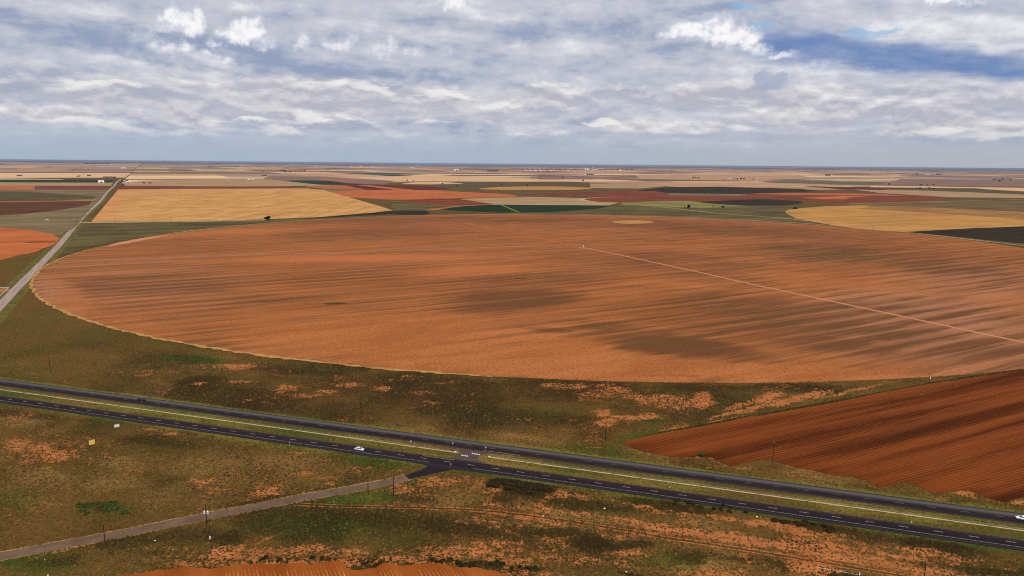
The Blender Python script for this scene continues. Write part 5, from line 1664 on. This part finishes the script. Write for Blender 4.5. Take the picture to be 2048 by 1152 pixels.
def car(px, py, heading, label, kind, m):
    x, y = at(px, py)
    t = thing({'sedan': 'sedan', 'suv': 'pickup', 'hatch': 'sedan'}[kind], label, 'car', (x, y, ROADZ), heading)
    if kind == 'suv':
        st = [(-2.75, .84, .50, .92), (-2.68, .93, .42, 1.05), (-1.0, .95, .40, 1.08), (.2, .95, .40, 1.08), (1.3, .95, .40, 1.10), (2.2, .92, .40, 1.06), (2.62, .86, .42, .96), (2.72, .78, .48, .86)]
        cab = [(-1.25, .86, 1.06), (-1.0, .74, 1.76), (.75, .74, 1.80), (1.45, .86, 1.08)]
        wx, wr = (-1.75, 1.75), .39
    else:
        st = [(-2.3, .72, .44, .78), (-2.2, .84, .34, .92), (-1.5, .90, .30, .98), (-.6, .91, .28, .95), (.5, .91, .28, .94), (1.2, .90, .28, .92), (1.9, .85, .30, .80), (2.25, .76, .34, .68), (2.34, .62, .40, .58)]
        cab = [(-1.85, .80, .95), (-1.05, .64, 1.40), (.25, .64, 1.44), (1.15, .80, .92)]
        wx, wr = (-1.36, 1.40), .33
    b = MB().loft([rr_section(*s) for s in st])
    bo = b.build('body', m, t, smooth=False)
    # greenhouse: glass between roof and body, pillars in body colour
    (x0, w0, zb0), (x1, w1, zt0), (x2, w2, zt1), (x3, w3, zb1) = cab
    lo = [(x0, -w0, zb0), (x3, -w3, zb1), (x3, w3, zb1), (x0, w0, zb0)]
    hi = [(x1, -w1, zt0 - .04), (x2, -w2, zt1 - .04), (x2, w2, zt1 - .04), (x1, w1, zt0 - .04)]
    MB().add(lo + hi, [(0, 1, 5, 4)]).add(lo + hi, [(2, 3, 7, 6)]).build('side_window', M_GLASS, t)
    MB().add(lo + hi, [(1, 2, 6, 5)]).build('windscreen', M_GLASS, t)
    MB().add(lo + hi, [(3, 0, 4, 7)]).build('rear_window', M_GLASS, t)
    rf = MB().loft([[(x1 - .05, -w1 * s, zt0 - .05 + z) for s, z in ((1.02, 0), (.9, .06), (-.9, .06), (-1.02, 0))],
                    [((x1 + x2) / 2, -w1 * s, (zt0 + zt1) / 2 - .03 + z) for s, z in ((1.03, 0), (.9, .08), (-.9, .08), (-1.03, 0))],
                    [(x2 + .06, -w2 * s, zt1 - .06 + z) for s, z in ((1.02, 0), (.9, .06), (-.9, .06), (-1.02, 0))]])
    rf.build('roof', m, t)
    pl = MB()
    for s in (-1, 1):
        for k, (a, c) in enumerate((((x0, w0, zb0), (x1, w1, zt0)), ((x3, w3, zb1), (x2, w2, zt1)))):
            pl.tube((a[0], s * (a[1] + .01), a[2]), (c[0], s * (c[1] + .01), c[2] - .03), .06, .05, 6)
        xm = (x1 + x2) / 2 - .1
        pl.tube((xm, s * (w0 + .012), zb0), (xm, s * (w1 + .012), zt0 - .03), .05, .045, 6)
    pl.build('pillar', m, t)
    for s in (-1, 1):
        for xx in wx:
            hwid = .80 if kind == 'suv' else .76
            wo = MB().tube((xx, s * (hwid - .08), wr), (xx, s * (hwid + .15), wr), wr, wr, 18).build('tyre', M_TYRE, t)
            wo.name = 'wheel'
            MB().tube((xx, s * (hwid + .151), wr), (xx, s * (hwid + .165), wr), wr * .62, wr * .58, 14).build('rim', M_RIM, wo)
        fx, fz = (st[-1][0] - .06, (st[-1][2] + st[-1][3]) / 2 + .04)
        MB().box((fx - .02, s * st[-1][1] * .78, fz + .05), (.22, .34, .15)).build('headlight', M_LAMP, t)
        MB().box((st[0][0] + .03, s * st[0][1] * .82, st[0][3] - .10), (.14, .26, .18)).build('tail_light', M_TAIL, t)
        MB().box((cab[3][0] - .25, s * (cab[3][1] + .16), cab[3][2] + .08), (.12, .2, .13)).build('mirror', m, t)
    MB().box((st[-1][0] - .05, 0, .36), (.16, st[-1][1] * 1.7, .14)).build('bumper', M_TRIM, t)
    MB().box((st[0][0] + .04, 0, .42), (.16, st[0][1] * 1.7, .14)).build('bumper', M_TRIM, t)
    if kind == 'suv':
        MB().box((-1.85, 0, 1.083), (1.5, 1.55, .05)).build('cargo_bed', M_TRIM, t)
    return t


HA = math.atan2(HD[1], HD[0])
car(719, 900.6, HA, 'white sedan driving east on the near carriageway left of the junction', 'sedan', M_CARW)
car(282, 801.4, HA + math.pi, 'dark navy pickup driving west on the far carriageway', 'suv', M_CARD)
car(2045, 1039.0, HA + math.pi, 'white sedan on the far carriageway cut by the right edge', 'hatch', M_CARW)

# ------------------------------------------------------------------ centre pivot irrigator
pv = Vector((*PIV, 0))
pend = Vector((*at(113, 528.6), 0))
pdir = (pend - pv).normalized()
pn = Vector((-pdir.y, pdir.x, 0))
piv = thing('pivot_irrigator', 'long thin irrigation boom on wheeled towers across the big circle', 'irrigator', pv)
NSP = 13
sp = (pend - pv).length / NSP
MB().box((0, 0, .15), (3.2, 3.2, .3)).tube((-1, -1, .3), (0, 0, 4.2), .09, .07).tube((1, -1, .3), (0, 0, 4.2), .09, .07).tube((1, 1, .3), (0, 0, 4.2), .09, .07).tube((-1, 1, .3), (0, 0, 4.2), .09, .07).tube((0, 0, .3), (0, 0, 4.6), .13, .13).build('pivot_frame', M_STEEL, piv)
MB().box((1.7, .4, 1.6), (1.3, .9, 1.7)).build('control_box', M_WHITE, piv)
pipe, truss = MB(), MB()
for k in range(NSP):
    for j in range(8):
        f0, f1 = j / 8, (j + 1) / 8
        z0, z1 = 4.0 + .5 * math.sin(math.pi * f0), 4.0 + .5 * math.sin(math.pi * f1)
        a, c = pdir * (sp * (k + f0)), pdir * (sp * (k + f1))
        pipe.tube((a.x, a.y, z0), (c.x, c.y, z1), .1, .1, 6)
        zt0, zt1 = z0 - 1.3 * math.sin(math.pi * f0), z1 - 1.3 * math.sin(math.pi * f1)
        truss.tube((a.x, a.y, zt0), (c.x, c.y, zt1), .025, .025, 4)
        truss.tube((c.x, c.y, z1), (c.x, c.y, zt1), .025, .025, 4)
pipe.build('pipe', M_STEEL, piv)
truss.build('truss', M_STEEL, piv)
tw = bpy.data.objects.new('tower', None)
COL.objects.link(tw)
tw.parent = piv
tm = MB()
for s in (-1, 1):
    tm.tube((pn.x * s * 2.1, pn.y * s * 2.1, .75), (pdir.x * .3, pdir.y * .3, 4.0), .09, .07, 6)
    tm.tube((pn.x * s * 2.1, pn.y * s * 2.1, .75), (-pdir.x * .3, -pdir.y * .3, 4.0), .09, .07, 6)
tm.tube((pn.x * -2.1, pn.y * -2.1, .75), (pn.x * 2.1, pn.y * 2.1, .75), .1, .1, 6)
COL.objects.unlink(tw)
bpy.data.objects.remove(tw)
wm_ = MB()
for s in (-1, 1):
    c = pn * (s * 2.1)
    wm_.tube((c.x - pdir.x * .22, c.y - pdir.y * .22, .72), (c.x + pdir.x * .22, c.y + pdir.y * .22, .72), .72, .72, 16)
t0 = tm.build('tower', M_GREY, piv)
w0_ = wm_.build('wheels', M_TYRE, t0)
for k in range(1, NSP + 1):
    o, w = (t0, w0_) if k == 1 else (t0.copy(), w0_.copy())
    if k > 1:
        COL.objects.link(o)
        COL.objects.link(w)
        o.parent = piv
        w.parent = o
    o.location = pdir * (sp * k)

# ------------------------------------------------------------------ small things on the ground
x, y = at(8, 584)
pf = thing('pipe_fence', 'white pipe fence corner beside the pale road at the left edge', 'fence', (0, 0, 0))
a, b_, c_ = Vector((*at(17.5, 577.5), 0)), Vector((*at(-3, 597), 0)), Vector((*at(-25, 577), 0))
for (p0, p1, n, nm) in ((a, b_, 5, 'rail'), (a, c_, 4, 'rail')):
    mb = MB()
    for z in (.6, 1.1, 1.6):
        mb.tube((p0.x, p0.y, z), (p1.x, p1.y, z), .11, .11, 6)
    mb.build('rail', M_WHITE, pf)
    for i in range(n + 1):
        q = p0.lerp(p1, i / n)
        MB().tube((q.x, q.y, -.2), (q.x, q.y, 1.8), .15, .15, 8).build('post', M_WHITE, pf)
x, y = at(10, 582)
pole(9, 583, 575, 'short dark post inside the white pipe fence corner', r=.16, group=None)

pr = thing('irrigation_pipe', 'thin white pipe lying near the bottom right corner with a valve', 'pipe', (0, 0, 0))
a, b_ = at(1634, 1135), at(1722, 1151.5)
MB().tube((*a, .12), (*b_, .12), .05, .05, 8).build('pipe', M_WHITE, pr)
vx, vy = at(1719, 1152.5)
MB().tube((vx, vy, 0), (vx, vy, 1.6), .08, .08, 8).box((vx, vy, .8), (.35, .3, .45)).build('valve', M_WHITE, pr)
for px, py, s, lab in ((1209, 1017.5, .8, 'white sack lying in weeds below the near carriageway'), (1086.5, 1032.5, .6, 'white scrap on the two-track trail'), (1514, 1034, .7, 'white scrap on the verge right of the weed patch'), (1252, 1145, .8, 'white scrap in the dark weeds at the bottom'),
                       (864, 971.5, .5, 'small white scrap on bare soil near the apron'), (310, 1082, .6, 'small white scrap near the side road pole'), (90, 1120, .5, 'pale scraps in grass near the side road, lower left'), (96, 1151, .6, 'pale scrap cut by the bottom left edge'), (1823, 1044.5, .5, 'white scrap in the median at right'), (1339, 975, .5, 'white scrap in the median right of the crossover'),
                       (152, 461.5 + 10, 1.4, 'white box beside the pale road')):
    x, y = at(px, py)
    g = random.Random(int(px))
    ring = lambda z, k: [(x + s * k * math.cos(a) * g.uniform(.7, 1.1), y + s * .7 * k * math.sin(a) * g.uniform(.7, 1.1), z + g.uniform(-.04, .04)) for a in [i * math.pi / 4 for i in range(8)]]
    o = MB().loft([ring(.03, .55), ring(s * .3, .5), ring(s * .55, .2)]).build('litter', M_WHITE)
    tag(o, lab, 'litter', 'white scraps of litter')
x, y = at(94, 440)
o = MB().box((x, y, .6), (6.5, 2.0, 1.1), GRID).box((x, y, 1.3), (5.8, 1.4, .3), GRID).build('water_tank', M_WHITE)
tag(o, 'low white tank in the grey fallow at the left', 'tank')


# ------------------------------------------------------------------ farm buildings, far trees, silos, towers
def barn(px, py, w, d, h, label, wall=None, roof=None, rz=GRID, cat='barn', door=True, group=None, rise=.28, windows=0, name='barn'):
    x, y = at(px, py)
    t = thing(name, label, cat, (x, y, 0), rz, group)
    wl = MB()
    pts = [(-w / 2, -d / 2), (w / 2, -d / 2), (w / 2, d / 2), (-w / 2, d / 2)]
    wl.add([(a, b, 0) for a, b in pts] + [(a, b, h) for a, b in pts] + [(-w / 2, 0, h + d * rise), (w / 2, 0, h + d * rise)],
           [(0, 1, 5, 4), (2, 3, 7, 6), (1, 2, 6, 9, 5), (3, 0, 4, 8, 7)])
    wl.build('wall', wall or M_OFFW, t)
    o = .5
    zr, ze = h + d * rise + .1, h - .1
    rf = MB()
    rf.add([(-w / 2 - o, -d / 2 - o, ze), (w / 2 + o, -d / 2 - o, ze), (w / 2 + o, 0, zr), (-w / 2 - o, 0, zr), (-w / 2 - o, d / 2 + o, ze), (w / 2 + o, d / 2 + o, ze),
            (-w / 2 - o, -d / 2 - o, ze + .2), (w / 2 + o, -d / 2 - o, ze + .2), (w / 2 + o, 0, zr + .2), (-w / 2 - o, 0, zr + .2), (-w / 2 - o, d / 2 + o, ze + .2), (w / 2 + o, d / 2 + o, ze + .2)],
           [(0, 1, 2, 3), (3, 2, 5, 4), (6, 9, 8, 7), (9, 10, 11, 8), (0, 6, 7, 1), (4, 5, 11, 10), (0, 3, 9, 6), (3, 4, 10, 9), (1, 7, 8, 2), (2, 8, 11, 5)])
    rf.build('roof', roof or M_ROOF, t)
    if door:
        MB().box((w * .05, -d / 2 - .06, h * .40), (w * .36, .1, h * .8)).build('door', M_DARK, t)
    for k in range(windows):
        MB().box((-w / 2 + w * (k + .5) / max(1, windows), -d / 2 - .05, h * .6), (w * .12, .1, h * .3)).build('window', M_GLASS, t)
    return t


barn(202.5, 365.6, 32, 22, 8.5, 'big white barn with dark open door left of the pale road', M_WHITE, M_WHITE)
barn(256, 365.2, 26, 14, 5, 'long pale roofed farmhouse just right of the pale road', M_OFFW, M_OFFW, cat='house', windows=4, name='farmhouse')
barn(253, 363.2, 18, 12, 6, 'dark roofed farm shed behind the pale farmhouse', M_DARK, M_DARK, name='shed', cat='shed')
barn(288, 366.6, 17, 9, 4, 'first of two dark sheds in the striped tan field', M_DARK, M_DARK, name='shed', cat='shed')
barn(299.5, 366.8, 17, 9, 4, 'second of two dark sheds in the striped tan field', M_DARK, M_DARK, name='shed', cat='shed')
barn(498, 360, 18, 12, 5, 'first of two small white sheds left of the green oval field', M_WHITE, M_WHITE, name='shed', cat='shed')
barn(505.5, 360, 16, 12, 5, 'second of two small white sheds left of the green oval field', M_OFFW, M_WHITE, name='shed', cat='shed')
barn(562.5, 344, 55, 24, 8, 'pale shed under dark trees on the far plain', M_OFFW, M_DARK)
barn(54, 352.4, 26, 14, 7, 'small pale house on the far plain at the left', M_OFFW, M_OFFW, cat='house', windows=3, name='farmhouse')
barn(178, 352, 30, 12, 6, 'dark shed on the far plain above the dark green band', M_DARK, M_DARK, name='shed', cat='shed')
barn(247, 337.6, 60, 30, 12, 'tiny white building near the horizon above the pale road', M_WHITE, M_WHITE)
barn(912, 341.4, 95, 50, 16, 'big pale hangar standing alone on the far plain', M_WHITE, M_WHITE, rise=.22)
barn(1663, 352, 26, 16, 8, 'white shed at the right end of a far tree clump', M_WHITE, M_WHITE, name='shed', cat='shed')
barn(1459, 359.2, 24, 12, 6, 'pale house at the left end of the long farmstead', M_OFFW, M_WHITE, cat='house', windows=3, name='farmhouse')
barn(1852, 350, 44, 22, 8, 'first pale shed of the far right farmstead', M_OFFW, M_OFFW, name='shed', cat='shed')
barn(1858, 350, 36, 22, 8, 'second pale shed of the far right farmstead', M_WHITE, M_OFFW, name='shed', cat='shed')
barn(1170, 349.8, 46, 20, 6, 'pale shed beside a row of dark trees on the far plain', M_OFFW, M_OFFW, name='shed', cat='shed')
barn(1342, 341.4, 40, 20, 8, 'lone dark shed far out on the plain right of town', M_DARK, M_DARK, name='shed', cat='shed')
barn(985, 342.8, 210, 40, 9, 'long low dark building on the far plain', M_DARK, M_DARK, door=False, cat='shed', name='shed')

# the far town: sheds, silos, water tower
GT = 'white buildings of the far town'
for i, (px, py, w, h) in enumerate(((1052, 341.8, 60, 8), (1060, 341.8, 70, 9), (1070, 341.9, 90, 8), (1081, 341.6, 60, 12), (1087, 342, 40, 8), (1101, 341.4, 60, 9), (1107, 341.2, 50, 11), (1113, 341.4, 40, 8), (1141, 337.6, 70, 12), (1136, 341, 50, 9), (1158, 337.4, 50, 10),
                                    (1185, 340, 60, 10), (1192, 340.2, 80, 12), (1197, 338.4, 60, 14), (1205, 338, 60, 14), (1240, 340.8, 90, 8), (823, 335.4, 70, 12), (827, 335, 50, 10), (700, 334.6, 70, 12), (722, 333.4, 80, 9), (745, 333, 80, 10))):
    barn(px, py, w, w * .45, h, 'small pale building of the far town under the horizon', M_WHITE if i % 2 else M_OFFW, M_OFFW, cat='building', group=GT, door=False, name='town_building')
silo0 = None
for i, (px, py, n) in enumerate(((1171, 340.2, 4), (1176, 340.2, 5))):
    x, y = at(px, py)
    t = thing('grain_elevator', ['taller white grain silo block at the left end of the far town', 'second white grain silo block at the left end of the far town'][i], 'silo', (x, y, 0), GRID)
    for k in range(n):
        MB().tube((k * 12 - 20, 0, 0), (k * 12 - 20, 0, 44 if i == 0 else 38), 7, 7, 14).tube((k * 12 - 20, 0, 44 if i == 0 else 38), (k * 12 - 20, 0, 48 if i == 0 else 42), 7, .5, 14).build('silo', M_WHITE, t)
    MB().box((0, 0, 55), (12, 8, 24)).build('headhouse', M_OFFW, t)


def water_tower(px, py, h, label):
    x, y = at(px, py)
    t = thing('water_tower', label, 'water tower', (x, y, 0))
    for k in range(4):
        a = k * math.pi / 2 + .6
        MB().tube((9 * math.cos(a), 9 * math.sin(a), 0), (6 * math.cos(a), 6 * math.sin(a), h * .75), .8, .7, 8).build('leg', M_WHITE, t)
    rings = [[(r * math.cos(i * math.pi / 8), r * math.sin(i * math.pi / 8), z) for i in range(16)] for r, z in ((1, h * .68), (7.5, h * .74), (9, h * .82), (7.5, h * .92), (1, h))]
    MB().loft(rings).build('tank', M_WHITE, t, smooth=True)


water_tower(785, 333.8, 56, 'white water tower on the horizon left of the tower pair')
water_tower(833, 335, 60, 'left of two white water towers on the horizon')
water_tower(838.5, 335, 66, 'right of two white water towers on the horizon')
water_tower(1187, 340.5, 78, 'slim pale water tower rising from the middle of the far town')
x, y = at(919, 341.8)
t = thing('lattice_mast', 'thin dark mast beside the big pale hangar', 'mast', (x, y, 0))
MB().tube((0, 0, 0), (0, 0, 36), 2.4, 1.6, 6).build('mast', M_DARK, t)
# windpump over the narrow yellow strip
x, y = at(868.5, 363.8)
t = thing('farm_windpump', 'dark farm windpump frame over the narrow yellow strip', 'windpump', (x, y, 0))
for s in ((-1, -1), (1, -1), (1, 1), (-1, 1)):
    MB().tube((s[0] * 5, s[1] * 2.5, 0), (s[0] * 3.4, s[1] * .8, 11), .4, .3, 6).build('leg', M_DARK, t)
MB().box((0, 0, 11.2), (12, 1.2, 1.0)).build('head', M_DARK, t)

GP = 'transmission poles crossing the far plain'
for px, py, tp in ((591, 350.6, 344), (620.6, 351.4, 344.2), (662.6, 351.6, 344.2), (872, 352, 346.5), (906.6, 352.4, 344.8), (953.5, 352.8, 345.4), (1041.6, 352.4, 346.2), (1079.5, 358, 347.8), (1320, 353.6, 347.2), (1200, 351, 345), (1152, 352.6, 346.4)):
    x, y = at(px, py)
    d = ray(px, tp)
    h = CAMH + d.z * math.hypot(x, y) / math.hypot(d.x, d.y)
    t = thing('transmission_pole', 'tall dark transmission pole standing on the far tan plain', 'transmission pole', (x, y, 0), 0, GP)
    MB().tube((0, 0, 0), (0, 0, h), 1.1, .6, 6).build('pole', M_DARK, t)
    for z in (.82, .93):
        MB().box((0, 0, h * z), (9, .5, .5)).build('crossarm', M_DARK, t)

# far tree clumps: individual trees, each with crown and trunk
far_proto = {}


def far_tree(px, py, h, w, label, group, seed):
    key = seed % 4
    x, y = at(px, py)
    if key not in far_proto:
        far_proto[key] = tree(px, py, 10, 12, label, 200 + key, group, name='tree', low=.0, thick=2.4)
        o = far_proto[key]
        o.scale = (w / 12, w / 12, h / 10)
        return o
    o = dup(far_proto[key], (x, y, 0), rnd.uniform(0, 6.28), label, (w / 12, w / 12, h / 10))
    o['group'] = group
    return o


clumps = [
    ('dark tree of the farmstead around the far pale shed', [(561, 342, 16, 34), (566, 341.8, 17, 44), (571, 342.2, 15, 34), (570, 345, 13, 26), (582, 345, 13, 28), (576, 345, 12, 24)]),
    ('dark tree of the small pair right of the far pale shed', [(602.5, 343, 18, 30), (609, 343, 18, 34)]),
    ('dark tree of the clump high on the plain behind the farmstead', [(570, 337.2, 18, 50), (576, 337, 18, 50)]),
    ('dark tree of the low clump above the green oval field', [(525, 352, 10, 24), (531, 352, 12, 26)]),
    ('small tree beside the left farmhouse on the pale road', [(245, 364.6, 8, 12), (248, 365, 9, 12), (243, 366, 7, 10)]),
    ('low tree in the hedge line where the pale road meets the crest', [(215, 355.4, 9, 40), (222, 355.4, 10, 40), (230, 355.6, 9, 36), (208, 355, 8, 40)]),
    ('dark tree at the far left farm above the dark green band', [(157, 353.2, 9, 40), (42, 352, 9, 30), (36, 352, 8, 26)]),
    ('dark tree of the row beside the far pale shed under town', [(1175, 350, 18, 26), (1179, 350, 18, 26), (1183, 350, 18, 26), (1186, 350.2, 16, 22)]),
    ('lone dark tree on the olive plain below the town', [(1166, 362.6, 14, 16)]),
    ('lone dark tree on the mauve plain left of the town shed', [(1125, 356.4, 14, 22)]),
    ('dark tree of the left farmstead on the pinkish plain', [(1386, 356.6, 18, 22), (1391, 356.6, 14, 20), (1396, 356.8, 12, 20), (1399, 357, 11, 16)]),
    ('dark tree of the long farmstead on the pinkish plain', [(1469, 359.2, 12, 18), (1474, 359.4, 14, 20), (1482, 359, 16, 24), (1488, 359, 13, 24), (1507, 359.2, 9, 34), (1450, 359.4, 8, 16), (1520, 359.6, 6, 20)]),
    ('dark tree of the clump left of the far white shed', [(1653, 351.8, 26, 40), (1657, 351.8, 24, 36), (1660, 351.8, 18, 26)]),
    ('dark tree of the far right farmstead', [(1834, 348.8, 20, 40), (1874, 349.4, 24, 50), (1880, 349.4, 22, 50)]),
    ('lone dark tree on the plain above the dark red strip', [(1778, 369.4, 12, 16)]),
    ('dark tree of the upper line right of the dark red strip', [(1842, 371, 9, 26), (1855, 371, 8, 18), (1867, 371, 11, 16)]),
    ('dark tree of the lower line right of the dark red strip', [(1834, 377.2, 7, 22), (1840, 377.2, 8, 22), (1859, 377.2, 8, 26), (1868, 378, 8, 26)]),
    ('dark tree of the loose group near the right edge of the plain', [(1988, 359.6, 12, 30), (1999, 362.4, 14, 28), (2005, 359.4, 24, 18), (2021, 359.8, 14, 20)]),
    ('small bush along the hedge below the yellow strip', [(814, 362.4, 12, 14), (827, 363.4, 9, 14), (885, 368.6, 9, 12), (913.5, 373.4, 10, 8), (1003, 370, 9, 14), (1055, 372.4, 9, 14)]),
    ('tree of the far dark tree belt at the left', [(170 + i * 5.2, 328.2, 26, 110) for i in range(10)]),
    ('tree of the tree belt round the far town', [(1045 + i * 9.5, 338.8 + .3 * (i % 3), 16, 130) for i in range(24)]),
]
sd_ = 0
for lab, lst in clumps:
    for (px, py, h, w) in lst:
        sd_ += 1
        far_tree(px, py, h, w, lab, 'far trees: ' + lab, sd_)

# ------------------------------------------------------------------ air
hz = MB().box((0, 30000, 70), (130000, 70000, 142.5)).build('haze', None)
m = bpy.data.materials.new('air')
m.use_nodes = True
t = NT(m.node_tree)
vol = t.n('ShaderNodeVolumePrincipled')
vol.inputs['Color'].default_value = (.30, .38, .54, 1)
vol.inputs['Density'].default_value = 2.2e-5
vol.inputs['Anisotropy'].default_value = 0.0
t.n('ShaderNodeOutputMaterial', None, Volume=vol.outputs[0])
hz.data.materials.append(m)
tag(hz, 'thin bluish air over the whole plain', 'haze', kind='stuff')
